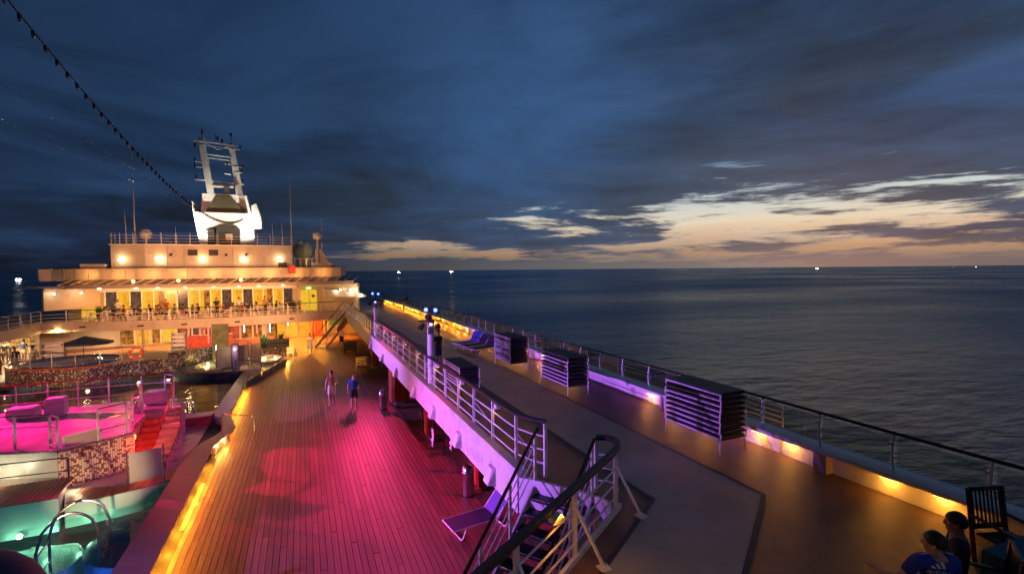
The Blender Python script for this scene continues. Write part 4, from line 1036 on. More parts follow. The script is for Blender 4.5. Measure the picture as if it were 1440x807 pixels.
t = thing('deck_floodlight', 'small white floodlight on the raised pool deck washing the white wall', 'floodlight', (-8.75, 18.6, .46))
mb = MB(); mb.box(-8.85, -8.65, 18.5, 18.65, .46, .6); build(mb, 'housing', M['white'], t); mb = MB(); mb.box(-8.83, -8.67, 18.655, 18.66, .48, .58); build(mb, 'lens', M['lampwhite'], t)
light('wall_wash', 'POINT', (-8.6, 18.75, .62), 30, (1, .86, .55), t, .05)
light('wall_wash', 'POINT', (-6.35, 18.3, .42), 10, (1, .72, .38), t, .05)
t = thing('deck_floodlight', 'added black floodlight out of view on the pool coping, brightening the mosaic wall', 'floodlight', (-3.6, 11.0, .35))  # added out of view, only to brighten the mosaic wall
flood_head(t, (-3.6, 11.0, .55), (-6.2, 19.5, .8), M['black']); mb = MB(); mb.beam((-3.6, 11.0, .35), (-3.6, 11.0, .5), .05); build(mb, 'bracket', M['black'], t)
light('mosaic_fill', 'SPOT', (-3.64, 11.14, .58), 1500, (1, .62, .32), t, .04, aim=(-6.2, 19.6, .75), cone=24, blend=.8)
# ladder with two chrome hoops
t = thing('pool_ladder', 'pair of arched chrome grab rails at the near pool edge', 'pool ladder', (-5.2, 15, -.3))
for k, (a, b, h) in enumerate([((-5.78, 14.35), (-4.78, 14.85), .98), ((-5.86, 15.2), (-4.78, 15.6), .95)]):
    mb = MB(); pts = [(a[0], a[1], -.9), (a[0], a[1], .25)]
    for j in range(1, 10):
        u = j/10; pts.append((a[0]+(b[0]-a[0])*u, a[1]+(b[1]-a[1])*u, .25+(h-.25)*math.sin(math.pi*(u*.86+.07))**.7))
    pts += [(b[0], b[1], .25), (b[0], b[1], -.9)]
    mb.tube(pts, .032, 8); build(mb, 'grab_rail', M['steel'], t, True)
for z in (-.35, -.62): mb = MB(); mb.tube([(-5.78, 14.35, z), (-5.86, 15.2, z)], .02, 6); build(mb, 'rung', M['steel'], t)
mb = MB(); mb.tube([(-5.78, 14.35, .15), (-5.86, 15.2, .15)], .02, 6); build(mb, 'crossbar', M['steel'], t)
# dark rounded whirlpool cover lower right of the near pool
mb = MB(); mb.lathe([(.01, -.28), (1.2, -.3), (1.5, -.5), (1.52, -1.5)], (-3.9, 15.9, 0), 28, math.pi, math.pi/2)
mb2_ = one(mb, 'rounded_block', M['pooldeep'], 'dark rounded seat block against the coping in the near pool', 'block', smooth=True)

# ---- raised platform
PF = [(-13.5, 20.4), (-8.6, 19.55), (-7.03, 19.0), (-5.42, 20.15), (-5.72, 21.0), (-5.72, 22.6), (-4.9, 22.6), (-4.85, 23.4), (-4.95, 24.2), (-5.1, 24.75), (-5.7, 25.1), (-7.5, 25.2), (-10.3, 25.0), (-13.5, 25.3)]
t = thing('pool_platform', 'raised magenta lit platform with mosaic walls and red steps between the pools', 'platform', (-7.5, 22, 0))
mb = MB(); mb.prism(PF, -1.0, 1.20); build(mb, 'core', M['cream'], t)
mb = MB(); mb.prism(PF, 1.205, 1.25); build(mb, 'platform_floor', mat('wet_platform_floor', (.42, .36, .40), .22, 0, .35, .8, .15, 30, wear=((.16, .14, .24), .7)), t)
mb = MB(); mb.wall([(-7.03, 18.985), (-5.41, 20.13)], 0.0, 1.22, .012)
mb.wall([(-5.40, 20.13), (-5.66, 21.05), (-5.66, 22.6)], 0.0, 1.25, .06); build(mb, 'mosaic_wall', M['mosaic'], t)
mb = MB(); mb.wall([(-9.6, 19.68), (-8.6, 19.52), (-7.045, 18.975)], .45, 1.22, .02); build(mb, 'white_wall', M['white'], t)
mb = MB()
for a, b in zip(PF[1:3], PF[2:4]): mb.beam((*a, 1.235), (*b, 1.235), .07, .05)
build(mb, 'edge_trim', M['steel'], t)
for k in range(7):     # steps
    y = 22.45-k*.36; z = 1.25-.155*(k+1); mb = MB(); mb.prism([(-5.64, y-.36), (-4.98, y-.36), (-4.98, y+.02), (-5.64, y+.02)], -.1, z)
    build(mb, 'step', M['redstep'] if 'redstep' in M else M.setdefault('redstep', mat('glazed_red_step', (.55, .10, .07), .25, 0, .2, 5)), t)
# right-hand curved block wall, stepping down; outer side small mosaic, top and inner side pale blocks
blk = mat('pale_glazed_block', (.66, .50, .42), .3, 0, .12, 4)
cu_o = [(-4.40, 19.5), (-4.36, 20.4), (-4.36, 21.3), (-4.46, 22.2), (-4.62, 23.0), (-4.8, 23.8)]
zs = [.32, .55, .85, 1.12, 1.30, 1.33]
mb = MB(); mb.wall([cu_o[5], cu_o[4], cu_o[3], cu_o[2], cu_o[1], cu_o[0]][::-1], 0.0, zs, .03); build(mb, 'curved_mosaic_wall', M['mosaic'], t)
for i in range(5):
    (xa, ya), (xb, yb) = cu_o[i], cu_o[i+1]
    for q in range(2):
        u0, u1 = q/2, (q+1)/2; y0_, y1_ = ya+(yb-ya)*u0, ya+(yb-ya)*u1; x0_, x1_ = xa+(xb-xa)*u0, xa+(xb-xa)*u1; zt = zs[i]+(zs[i+1]-zs[i])*u0
        nrow = max(1, round(zt/.24))
        for r_ in range(nrow):
            mb = MB(); mb.prism([(-4.975, y0_+.012), (-4.70, y0_+.012), (-4.70, y1_-.012), (-4.975, y1_-.012)], zt*r_/nrow+.01, zt*(r_+1)/nrow-.012); build(mb, 'block', blk, t)
        mb = MB(); mb.prism([(-4.69, y0_+.012), (x0_-.03, y0_+.012), (max(x1_, -4.62)-.03, y1_-.012), (-4.69, y1_-.012)], 0, zt-.012); build(mb, 'block', blk, t)
light('step_fill', 'POINT', (-5.2, 20.1, .85), 26, (1, .10, .03), t, .08)  # added orange-red fills for the steps and block wall
light('step_fill', 'POINT', (-4.4, 21.0, 1.9), 34, (1, .10, .04), t, .08)
mb = MB(); mb.box(-5.655, -5.62, 20.9, 21.1, .78, .9); build(mb, 'added_step_lamp', emat('added_orange_glow', (1, .3, .05), 6), t)  # glowing box added to go with the step fills
# fittings on the platform: white ducts
def ductbox(x0, x1, y0, y1, z0, z1, lab, m='white'):
    mb = MB(); mb.box(x0, x1, y0, y1, z0, z1); me = mb.mesh('locker', M[m]); bmm = bmesh.new(); bmm.from_mesh(me)
    bmesh.ops.bevel(bmm, geom=bmm.edges[:], offset=.05, segments=2, affect='EDGES'); bmm.to_mesh(me); bmm.free()
    t = thing('locker', lab, 'locker', ((x0+x1)/2, (y0+y1)/2, z0)); o = bpy.data.objects.new('casing', me); COL.objects.link(o); o.parent = t; o.location = -Vector(t.location)
    mb = MB(); mb.box(x0-.015, x1+.015, y0-.015, y1+.015, z0+(z1-z0)*.72, z0+(z1-z0)*.76); build(mb, 'lid_band', M['cream'], t)
ductbox(-10.2, -9.35, 23.6, 24.2, 1.26, 1.68, 'wide low white locker beside the far rail of the magenta platform')
ductbox(-9.1, -8.5, 23.6, 24.1, 1.26, 1.95, 'upright white locker at the far rail of the platform, right of the wide one')
ductbox(-6.1, -5.35, 24.0, 24.6, 1.26, 1.78, 'pink lit low locker at the far right corner of the platform')
ductbox(-6.25, -5.95, 22.9, 23.4, 1.26, 1.80, 'short white post locker at the head of the red steps')
t = thing('info_panel', 'framed pale panel lying against the front rail of the platform above the mosaic wall', 'panel', (-6.6, 19.6, 1.26))
a, b = Vector((-6.95, 19.2, 0)), Vector((-6.2, 19.75, 0))
mb = MB(); mb.beam(a+Vector((0, 0, 1.45)), b+Vector((0, 0, 1.45)), .03, .34); build(mb, 'board', M['cream'], t)
mb = MB(); 
for z in (1.275, 1.635): mb.beam(a+Vector((0, 0, z)), b+Vector((0, 0, z)), .05, .03)
for q in (a, b): mb.beam(q+Vector((0, 0, 1.26)), q+Vector((0, 0, 1.64)), .05)
build(mb, 'frame', M['white'], t)
# rails of the platform
t = thing('platform_railing', 'steel and red railing round the far side and steps of the magenta platform', 'railing', (-7.5, 24.8, 1.25))
fp = [(-13.4, 24.9, 1.25), (-10.33, 24.75, 1.25), (-8.5, 24.9, 1.25), (-6.4, 24.85, 1.25), (-5.6, 24.75, 1.25), (-5.15, 24.35, 1.25), (-4.95, 23.6, 1.25), (-4.80, 22.7, 1.25), (-4.68, 21.2, .70), (-4.62, 19.9, .2)]
fp2 = [Vector(p) for p in fp]
mb = MB(); mb.tube([p+Vector((0, 0, 1.12)) for p in fp2], .028, 8); build(mb, 'handrail', M['redwood'], t, True)
for z in (.38, .76): mb = MB(); mb.tube([p+Vector((0, 0, z)) for p in fp2[:8]], .018, 6); build(mb, 'rail_bar', M['white'], t, True)
for p in [(-12.2, 24.85, 1.25), (-11.2, 24.8, 1.25), (-10.33, 24.75, 1.25), (-9.4, 24.82, 1.25), (-8.49, 24.9, 1.25), (-7.48, 24.88, 1.25), (-6.36, 24.85, 1.25), (-5.5, 24.7, 1.25), (-5.08, 24.1, 1.25), (-4.80, 22.75, 1.25)]:
    mb = MB(); mb.lathe([(.03, 0), (.03, .78), (.045, .80), (.03, .86), (.022, 1.1)], p, 8); build(mb, 'post', M['white'], t, True)
t = thing('platform_front_railing', 'white front railing of the magenta platform with ladder shaped corner', 'railing', (-7, 19.4, 1.25))
ff = [Vector(p) for p in [(-13, 20.5, 1.25), (-8.3, 19.72, 1.25), (-7.36, 19.45, 1.25), (-7.05, 19.1, 1.25)]]
for z, r_ in ((1.04, .026), (.68, .016)): mb = MB(); mb.tube([p+Vector((0, 0, z)) for p in ff], r_, 6); build(mb, 'handrail' if z > 1 else 'rail_bar', M['steel'], t, True)
for p in ff[1:]: mb = MB(); mb.beam(p, p+Vector((0, 0, 1.05)), .06); build(mb, 'post', M['white'], t)
for z in (.2, .4, .6, .8): mb = MB(); mb.beam(ff[2]+Vector((0, 0, z)), ff[3]+Vector((0, 0, z)), .025); build(mb, 'rung', M['white'], t)
sp = [Vector(p) for p in [(-6.22, 19.62, 1.25), (-5.62, 20.2, 1.25), (-5.75, 21.3, 1.25), (-5.8, 22.6, 1.25), (-6.0, 23.2, 1.25)]]
for z, m_, r_ in ((1.04, M['redwood'], .026), (.68, M['steel'], .016), (.32, M['steel'], .016)): mb = MB(); mb.tube([p+Vector((0, 0, z)) for p in sp], r_, 6); build(mb, 'handrail' if z > 1 else 'rail_bar', m_, t, True)
for p in sp: mb = MB(); mb.beam(p, p+Vector((0, 0, 1.05)), .055); build(mb, 'post', M['white'], t)
# frosted screen on the teak strip
t = thing('glass_screen', 'frosted glass screen on the teak ledge in front of the red steps', 'screen', (-4.55, 17.85, .2))
a, b = Vector((-4.98, 17.78, 0)), Vector((-4.12, 18.02, 0))
for q in (a, b): mb = MB(); mb.tube([q+Vector((0, 0, .2)), q+Vector((0, 0, 1.35))], .025, 8); build(mb, 'post', M['steel'], t, True)
mb = MB(); mb.beam(a.lerp(b, .05)+Vector((0, 0, .80)), a.lerp(b, .95)+Vector((0, 0, .80)), .014, .92); build(mb, 'pane', mat('frosted_pane', (.50, .46, .44), .35, 0, .08, 2), t)
# ledge at the south end of the far pool
mb = MB(); mb.prism([(-5.0, 24.55), (-3.84, 24.75), (-3.82, 25.5), (-5.4, 25.4)], -.6, .36)
mb.prism([(-4.4, 24.2), (-3.86, 24.3), (-3.86, 24.545), (-4.4, 24.5)], -.1, .2)
one(mb, 'pool_ledge', M['redwood'] if False else mat('red_brown_ledge', (.34, .10, .09), .35, 0, .25, 2), 'red brown ledge closing the far pool beside the platform', 'ledge')
t = thing('pool_handrail', 'pair of small curved chrome rails at the far pool ledge', 'pool rail', (-5, 25.6, 0))
for dx in (0, .35):
    mb = MB(); mb.tube([(-5.5+dx, 26.9, -.3), (-5.45+dx, 26.7, .55), (-5.3+dx, 26.2, .78), (-5.1+dx, 25.7, .72), (-4.95+dx, 25.3, .36)], .025, 8); build(mb, 'grab_rail', M['steel'], t, True)
# U shaped hoops on the wooden deck
def hoop(pts, lab):
    mb = MB(); mb.tube(pts, .024, 8); one(mb, 'deck_handrail', M['steel'], lab, 'handrail', smooth=True, origin=pts[0])
hoop([(-3.05, 21.75, .3), (-3.05, 21.75, 1.05), (-2.95, 21.72, 1.13), (-1.95, 21.45, 1.0), (-1.88, 21.42, .92), (-1.88, 21.42, 0)], 'steel hoop handrail arching from the bulge of the coping onto the deck')
hoop([(-3.9, 33.8, .4), (-3.9, 33.8, 1.25), (-3.8, 33.8, 1.33), (-2.5, 33.1, 1.2), (-2.42, 33.05, 1.12), (-2.42, 33.05, .2)], 'steel hoop handrail in front of the fountain island')
hoop([(-2.6, 37.6, .5), (-2.6, 37.6, 1.35), (-2.5, 37.6, 1.43), (-1.5, 37.2, 1.3), (-1.42, 37.15, 1.2), (-1.42, 37.15, .3)], 'small steel hoop handrail at the far right of the fountain island')

# ---- fountain island with two lit basins, screens and pillar
t = thing('whirlpool_island', 'dark rounded island with two yellow lit whirlpools and glass screens behind the pool', 'whirlpool', (-4.5, 37, 0))
isl = [(-3.17, 31.6), (-2.75, 33.2), (-2.2, 35.1), (-1.75, 36.9), (-1.25, 38.3), (-1.2, 40.0), (-2.2, 41.3), (-6, 41.6), (-8.2, 40.2), (-8.0, 38), (-7.0, 36.2), (-5.2, 35.3), (-3.6, 35.2), (-3.55, 31.6)]
mb = MB(); mb.prism(isl, -.9, .30); build(mb, 'island', M['pooldeep'], t)
mb = MB(); mb.tube([(p[0], p[1], .31) for p in isl], .05, 6, close=True); build(mb, 'rim', M['redwood'], t, True)
for (cx, cy, rx, ry, e) in ((-5.55, 37.9, 1.15, 1.9, 60), (-2.35, 38.8, .75, 1.5, 36)):
    mb = MB(); n = 24; ring = [(cx+rx*math.cos(2*math.pi*k/n), cy+ry*math.sin(2*math.pi*k/n)) for k in range(n)]
    mb.tube([(x, y, .40) for x, y in ring], .07, 6, close=True); build(mb, 'basin_rim', M['cream'], t, True)
    mb = MB(); mb.prism(ring, .301, .33); build(mb, 'basin', M['poolpale'], t)
    for dx in (-.5, .5):
        mb = MB(); mb.ball((cx+dx*rx, cy+ry*.4, .40), .07, 8); build(mb, 'basin_lamp', M['lampwhite'], t, True); light('basin_light', 'POINT', (cx+dx*rx, cy+ry*.1, .62), e*.42, (1, .66, .16), t, .08)
sc = [(-5.25, 36.1, -4.35, 36.1), (-4.05, 36.5, -3.45, 36.55), (-3.3, 36.7, -2.75, 37.0)]
for x0, y0, x1, y1 in sc:
    mb = MB(); mb.beam((x0, y0, 1.15), (x1, y1, 1.15), .02, 1.35); build(mb, 'screen_pane', mat('beige_screen', (.42, .38, .36), .4, 0, .1, 3) if 'bs' not in M else M['bs'], t)
    for q in ((x0, y0), (x1, y1)): mb = MB(); mb.tube([(q[0], q[1], .3), (q[0], q[1], 2.05)], .03, 6); build(mb, 'screen_post', M['steel'], t, True)
mb = MB(); mb.lathe([(.24, .3), (.24, 1.75), (.25, 1.85), (.18, 2.0), (.001, 2.08)], (-4.15, 36.0, 0), 16); build(mb, 'shower_column', mat('violet_column', (.25, .2, .45), .2, 0, .1, 3), t, True)
mb = MB(); mb.beam((-5.95, 39.4, 1.75), (-4.9, 39.2, 1.75), .03, 2.6); build(mb, 'green_glass_screen', mat('green_dim_glass', (.12, .13, .08), .2, 0, .2, 3), t)
mb = MB(); mb.wall([(-8.2, 38.6), (-6.7, 39.4), (-5.6, 40.6)], .3, 1.35, .6); build(mb, 'planted_wall', M['mosaicd'], t)

mb = MB(); mb.ball((-4.15, 35.74, 1.7), .07, 8); build(mb, 'added_column_lamp', M['lampwarm'], t, True); light('column_fill', 'POINT', (-4.2, 35.3, 1.7), 26, (1, .62, .36), t, .06)  # lamp and warm fill added on the column to brighten the screens
for (x_, y_) in ((-1.3, 38.9), (-1.28, 39.7)):
    mb = MB(); mb.box(x_-.02, x_+.06, y_-.15, y_+.15, .22, .27); build(mb, 'edge_lamp', M['lampwarm'], t); light('edge_light', 'POINT', (x_+.14, y_, .2), 34, (1, .42, .04), t, .03)
mb = MB(); mb.prism([(-3.1, 31.4), (-2.7, 33.2), (-2.15, 35.1), (-1.7, 36.9), (-1.2, 38.3), (-1.15, 40.0), (-1.0, 41.5), (.6, 41.5), (.6, 36), (-1.2, 31.4)], -.0125, -.0035); struct(mb, 'deck_margin', PM[0])
# ---- jacuzzi ring wall with dark mosaic
t = thing('jacuzzi_terrace', 'raised jacuzzi terrace with dark mosaic wall behind the far pool', 'jacuzzi', (-13, 40, 0))
rg = [(-17.4, 41.2), (-17.0, 39.6), (-16.2, 38.3), (-15.0, 37.5), (-13.5, 37.1), (-12.2, 37.1), (-11.2, 37.6), (-10.2, 38.3), (-8.9, 38.7), (-7.6, 38.8)]
mb = MB(); mb.prism(rg+[(-7.6, 42.4), (-17.4, 42.4)], -.9, .93); build(mb, 'core', M['pooldeep'], t)
mb = MB(); mb.wall([(x, y-.02) for x, y in rg], -.05, .96, .12); build(mb, 'mosaic_wall', M['mosaicd'], t)
mb = MB(); mb.tube([(x, y, .99) for x, y in rg[:7]], .06, 6); build(mb, 'rim', M['redwood'], t, True)
mb = MB(); n = 28; ring = [(-14.0+2.6*math.cos(2*math.pi*k/n), 40.1+2.3*math.sin(2*math.pi*k/n)) for k in range(n)]
mb.prism(ring, .931, .96); build(mb, 'jacuzzi_water', mat('jacuzzi_water_surface', (.20, .26, .38), .06, 0, .3, 2, .4, 8), t)
mb = MB(); mb.tube([(x, y, .98) for x, y in ring], .09, 6, close=True); build(mb, 'jacuzzi_rim', M['steel'], t, True)
mb = MB(); mb.prism([(-11.2, 38.6), (-7.8, 39.3), (-7.8, 42.3), (-11.2, 42.3)], .931, .99); build(mb, 'sun_bed_floor', M['teak'], t)
t2 = thing('jacuzzi_railing', 'thin steel railing round the jacuzzi terrace', 'railing', (-14, 38, .96))
r3 = [(x, y+.15, .96) for x, y in rg[:8]]
rail(t2, r3, 1.0, 2, M['steel'], .022, M['steel'], step=1.15)
for (x, y) in ((-12.0, 36.85), (-9.8, 38.1), (-8.3, 38.45)):
    light('wall_wash', 'POINT', (x, y-.35, .25), 2.2, (1, .75, .55), t, .1)
# life ring, blue parasol, white slatted trolleys
t = thing('life_ring', 'red life ring hanging on the jacuzzi railing', 'life ring', (-10.0, 38.6, 1.5))
mb = MB(); n = 18; mb.tube([(-10.0+.34*math.cos(2*math.pi*k/n), 38.1, 1.55+.34*math.sin(2*math.pi*k/n)) for k in range(n)], .085, 8, close=True); build(mb, 'ring', mat('life_ring_red', (.75, .09, .04), .4, 0, .1, 4), t, True)
for k in range(4):
    a = math.pi/4+k*math.pi/2; mb = MB(); mb.tube([(-10.0+.34*math.cos(a-.12), 38.1, 1.55+.34*math.sin(a-.12)), (-10.0+.34*math.cos(a+.12), 38.1, 1.55+.34*math.sin(a+.12))], .092, 8); build(mb, 'white_band', M['white'], t, True)
t = thing('parasol', 'dark navy open parasol behind the jacuzzi', 'parasol', (-14.6, 44, .0))
mb = MB(); c = Vector((-14.5, 44, 2.2)); n = 8; rim = [Vector((-14.3+1.45*math.cos(2*math.pi*k/n+.3), 44+1.3*math.sin(2*math.pi*k/n+.3), 1.75)) for k in range(n)]
mb.add([c]+rim, [(0, 1+k, 1+(k+1) % n) for k in range(n)]); mb.add([r_-Vector((0, 0, .16)) for r_ in rim]+rim, [(k, (k+1) % n, n+(k+1) % n, n+k) for k in range(n)])
o = build(mb, 'canopy', M['navy'], t); sm = o.modifiers.new('s', 'SOLIDIFY'); sm.thickness = .015
mb = MB(); mb.tube([(-14.6, 44, 0), (-14.6, 44, 2.1)], .03, 8); build(mb, 'pole', M['steel'], t, True)
mb = MB(); mb.lathe([(.3, 0), (.3, .08), (.05, .12)], (-14.6, 44, 0), 12); build(mb, 'base', M['dark'], t, True)
def trolley(x, y, z0, w, h, lab, n=5):
    t = thing('towel_trolley', lab, 'trolley', (x, y, z0))
    for sx in (-1, 1): mb = MB(); mb.box(x+sx*w/2-.02, x+sx*w/2+.02, y-.2, y+.2, z0, z0+h); build(mb, 'side_frame', M['white'], t)
    for k in range(n):
        zz = z0+.12+k*(h-.2)/(n-1); mb = MB(); mb.box(x-w/2+.022, x+w/2-.022, y-.2, y+.2, zz, zz+.03); o = build(mb, 'shelf', M['white'], t)
        if k < n-1: mb = MB(); mb.box(x-w/2+.05, x+w/2-.05, y-.16, y+.16, zz+.031, zz+.16); build(mb, 'folded_towels', M['towel'], o)
    mb = MB(); mb.box(x-w/2+.02, x+w/2-.02, y+.17, y+.19, z0+.1, z0+h); build(mb, 'back_panel', M['white'], t)
trolley(-8.35, 41.6, .99, .85, 1.35, 'tall white slatted towel trolley above the dark mosaic wall')
trolley(-16.1, 43.6, 0.0, 1.2, 1.9, 'white shelf unit left of the navy parasol')
c_ = make_chair(mat('white_plastic', (.75, .75, .78), .4, 0, .05, 4), 'white slat backed chair standing on the deck right of the fountain island', None, True); place(c_, -1.0, 40.8, 0.0, R(180))
WP = c_.children[0].data.materials[0]

# ================================================================== BALCONY AND SUPERSTRUCTURE
def arcY(x): return 48.0+2.6*((x+7.5)/11.5)**2
bx = [-19.0+.96*k for k in range(25)]    # -19 .. 4.04
arc = [(x, arcY(x)) for x in bx]
edge = [(-19.2, 30), (-19.1, 40), (-19.02, 49.5)]+arc[2:]+[(3.95, 50.9)]
mb = MB(); mb.prism(edge+[(3.95, 62), (-28, 62), (-28, 30)], 2.42, 2.6); struct(mb, 'terrace_deck', M['teak'])
t = thing('balcony_front', 'curved cream balcony fascia with railing in front of the lit restaurant terrace', 'balcony', (-7.5, 48, 2.6))
mb = MB(); mb.wall([(x, y-.03) for x, y in edge], 2.0, 2.78, .12); build(mb, 'fascia', M['cream'], t)
e3 = [Vector((x, y+.1, 2.6)) for x, y in edge]
mb = MB(); mb.tube([p+Vector((0, 0, 1.12)) for p in e3], .035, 6); build(mb, 'handrail', M['varnish'], t, True)
for z in (.3, .56, .83): mb = MB(); mb.tube([p+Vector((0, 0, z)) for p in e3], .018, 5); build(mb, 'rail_bar', M['white'], t, True)
for i, p in enumerate(resample([tuple(q) for q in e3[:]], 1.5)):
    mb = MB(); mb.beam(p, p+Vector((0, 0, 1.1)), .06); build(mb, 'post', M['white'], t)
    if i % 6 == 5 and i < 30: mb = MB(); mb.beam(p+Vector((0, .03, 1.0)), p+Vector((0, .5, 0)), .05); build(mb, 'brace', M['white'], t)
for x in (-16.4, -12.3, -9.2, -5.3, -1.0): mb = MB(); mb.box(x-.2, x+.2, arcY(x)-.16, arcY(x)-.032, 2.30, 2.42); build(mb, 'vent_cowl', M['dark'], t)
# ---- lower storey behind the pool (main deck level)
t = thing('pool_bar', 'lit bar and glazed lower storey beneath the balcony', 'bar', (-7.5, 54.3, 0))
mb = MB(); mb.box(-28, 9.5, 54.6, 54.8, 0, 2.4); build(mb, 'back_wall', M['cream'], t)
mb = MB(); mb.box(-28, 3.9, 49.8, 62, 2.30, 2.41); build(mb, 'ceiling', M['cream'], t)
k = 0; x = -15.2
pat = ['win_y', 'door_y', 'win_r', 'win_d', 'win_o', 'win_r', 'win_d', 'win_r', 'win_o', 'win_r', 'win_o', 'win_o', 'win_o', 'win_o', 'win_o']
pats = [(-15.4, -14.4, 'win_o'), (-14.2, -13.2, 'win_y'), (-13.0, -12.4, 'win_o'), (-12.2, -11.0, 'door_y'), (-10.9, -10.2, 'win_r'), (-10.0, -9.3, 'win_d'), (-9.1, -8.3, 'win_r'), (-8.1, -7.0, 'win_o'), (-6.8, -5.9, 'win_r'), (-5.7, -4.8, 'win_o'),
        (-4.6, -3.9, 'win_o'), (-3.5, -2.6, 'win_o'), (-2.5, -1.8, 'win_y'), (-1.65, -.75, 'door_y'), (-.5, .5, 'win_y'), (1.9, 2.4, 'door_y'), (2.6, 3.9, 'green_sign')]
for x0, x1, mm in pats:
    mb = MB(); mb.box(x0, x1, 54.52, 54.598, .15, 2.1)
    if mm == 'green_sign': mb = MB(); mb.box(x0, x1, 54.52, 54.598, 1.0, 2.1); o = build(mb, 'green_menu_board', mat('green_board', (.03, .25, .12), .4, 0, .3, 3), t)
    else: o = build(mb, 'door' if mm == 'door_y' else 'window', M[mm], t)
    for q in (x0-.05, x1+.05): mb = MB(); mb.box(q-.04, q+.04, 54.45, 54.6, 0, 2.2); build(mb, 'mullion', M['cream'], t)
    if mm in ('win_o', 'win_y'):
        for zz in (.7, 1.2, 1.65): mb = MB(); mb.box(x0, x1, 54.49, 54.515, zz, zz+.05); build(mb, 'glazing_bar', M['dark'] if mm == 'win_o' else M['cream'], t)
for x, mm in ((-11.9, 'lampwhite'), (-11.2, 'lampwhite'), (-13.6, 'lampwarm')): mb = MB(); mb.ball((x, 53.9, 2.08), .09, 8); build(mb, 'ceiling_lamp', M[mm], t, True)
for x, y, mm, z0, z1 in ((-9.2, 51.0, 'tube_r', .9, 2.2), (-7.9, 50.6, 'tube_r', .3, 2.2), (-6.75, 50.2, 'tube_w', 1.0, 2.2), (-5.0, 50.0, 'tube_w', 1.2, 2.25), (-4.0, 50.4, 'tube_r', 1.0, 2.25), (-2.9, 50.0, 'tube_c', 1.1, 2.25), (-1.4, 51.2, 'tube_w', 1.5, 2.2)):
    mb = MB(); mb.tube([(x, y, z0), (x, y, z1)], .05, 6); build(mb, 'light_tube', M[mm], t)
mb = MB(); mb.box(-9.6, -6.2, 50.6, 51.3, 0, .98); build(mb, 'counter', mat('red_counter_front', (.6, .10, .08), .3, 0, .2, 3), t)
mb = MB(); mb.box(-9.7, -6.1, 50.5, 51.4, .985, 1.04); build(mb, 'counter_top', M['teak'], t)
for x in (-12.8, -8.3, -3.2, .8, 2.0):
    mb = MB(); mb.tube([(x, 50.9, 0), (x, 50.9, 2.3)], .11, 8); build(mb, 'column', M['redwood'] if x in (.8, 2.0) else M['cream'], t, True)
mb = MB(); mb.box(1.05, 1.75, 53.4, 54.4, 0, 2.3); build(mb, 'corner_pier', M['redwood'], t)
LL = [(-16, 51.5, 95, SOFT), (-13.5, 52, 85, (1, .55, .15)), (-11.5, 52.5, 80, (1, .6, .2)), (-8.6, 52, 60, (1, .14, .1)), (-6, 52, 50, (1, .25, .15)), (-3.5, 52.4, 80, (1, .5, .2)), (-1.2, 52, 190, (1, .36, .04)), (1.5, 51.5, 190, (1, .33, .03)), (.2, 50.4, 170, (1, .32, .03)), (3.0, 50.4, 130, (1, .32, .03)), (-20, 47, 120, SOFT), (-23, 43, 110, SOFT), (-18, 49.5, 60, (1, .6, .2))]
for x, y, e, c in LL:
    mb = MB(); mb.lathe([(.001, 2.27), (.14, 2.27), (.14, 2.299)], (x, y, 0), 12); build(mb, 'downlight', M['lampwarm'], t, True); light('bar_light', 'AREA', (x, y, 2.26), e*1.9, c, t, .3, aim=(x, y, 0))
# port side bar crowd wall, bright backdrop
t = thing('port_bar', 'brightly lit bar with mirrored shelves on the far left beneath the gallery', 'bar', (-21, 47, 0))
mb = MB(); mb.box(-26, -19.6, 50.6, 50.8, 0, 2.4); build(mb, 'back_wall', M['cream'], t)
mb = MB(); mb.box(-25.9, -19.7, 49.4, 49.9, 0, .95); build(mb, 'counter', M['cream'], t)
for r_ in range(4):
    mb = MB(); mb.box(-25.8, -19.8, 50.2, 50.59, 1.0+r_*.33, 1.03+r_*.33); sh_ = build(mb, 'shelf', M['teak'], t)
    for k in range(15):
        if random.random() < .8:
            x = -25.6+k*.40+random.uniform(-.1, .1); mb = MB(); mb.lathe([(.06, 0), (.07, .14), (.03, .2), (.025, .27)], (x, 50.35, 1.031+r_*.33), 6); build(mb, 'bottle', random.choice([M['win_y'], M['win_o'], M['dark'], M['lampwarm'] if k % 5 == 0 else M['cream']]), sh_)
light('bar_light', 'AREA', (-22.5, 48.7, 2.2), 170, (1, .66, .25), t, 1.6, aim=(-22.5, 50.4, 1.0))
# ---- terrace level windows
t = thing('terrace_house', 'restaurant storey with lit windows and mullions behind the dining terrace', 'deck house', (-7.5, 55, 2.6))
mb = MB(); mb.box(-19.3, 2.0, 55.3, 55.6, 2.6, 5.5); build(mb, 'wall', M['cream'], t)
mb = MB(); mb.box(-17.0, -.6, 55.05, 55.29, 4.98, 5.5); build(mb, 'lintel', M['white'], t)
wx = [-16.6+.92*k for k in range(17)]
ty = ['win_d', 'win_y', 'win_d', 'win_y', 'win_o', 'win_y', 'win_d', 'win_y', 'win_o', 'win_y', 'win_d', 'win_y', 'win_d', 'win_y', 'win_o', 'win_y', 'win_d']
for x, k in zip(wx, ty):
    mb = MB(); mb.box(x+.05, x+.87, 55.2, 55.298, 3.0, 4.97); w_ = build(mb, 'window', M[k], t)
    if k != 'win_d': mb = MB(); mb.box(x+.05, x+.35, 55.17, 55.198, 3.0, 4.97); build(mb, 'curtain', M['win_y'] if k == 'win_o' else M['door_y'], w_)
    mb = MB(); mb.box(x-.05, x+.05, 55.1, 55.3, 2.6, 4.98); build(mb, 'mullion', M['white'], t)
for x0, x1 in ((-18.35, -17.0),): mb = MB(); mb.box(x0, x1, 55.22, 55.298, 2.65, 4.75); build(mb, 'door', M['door_y'], t)
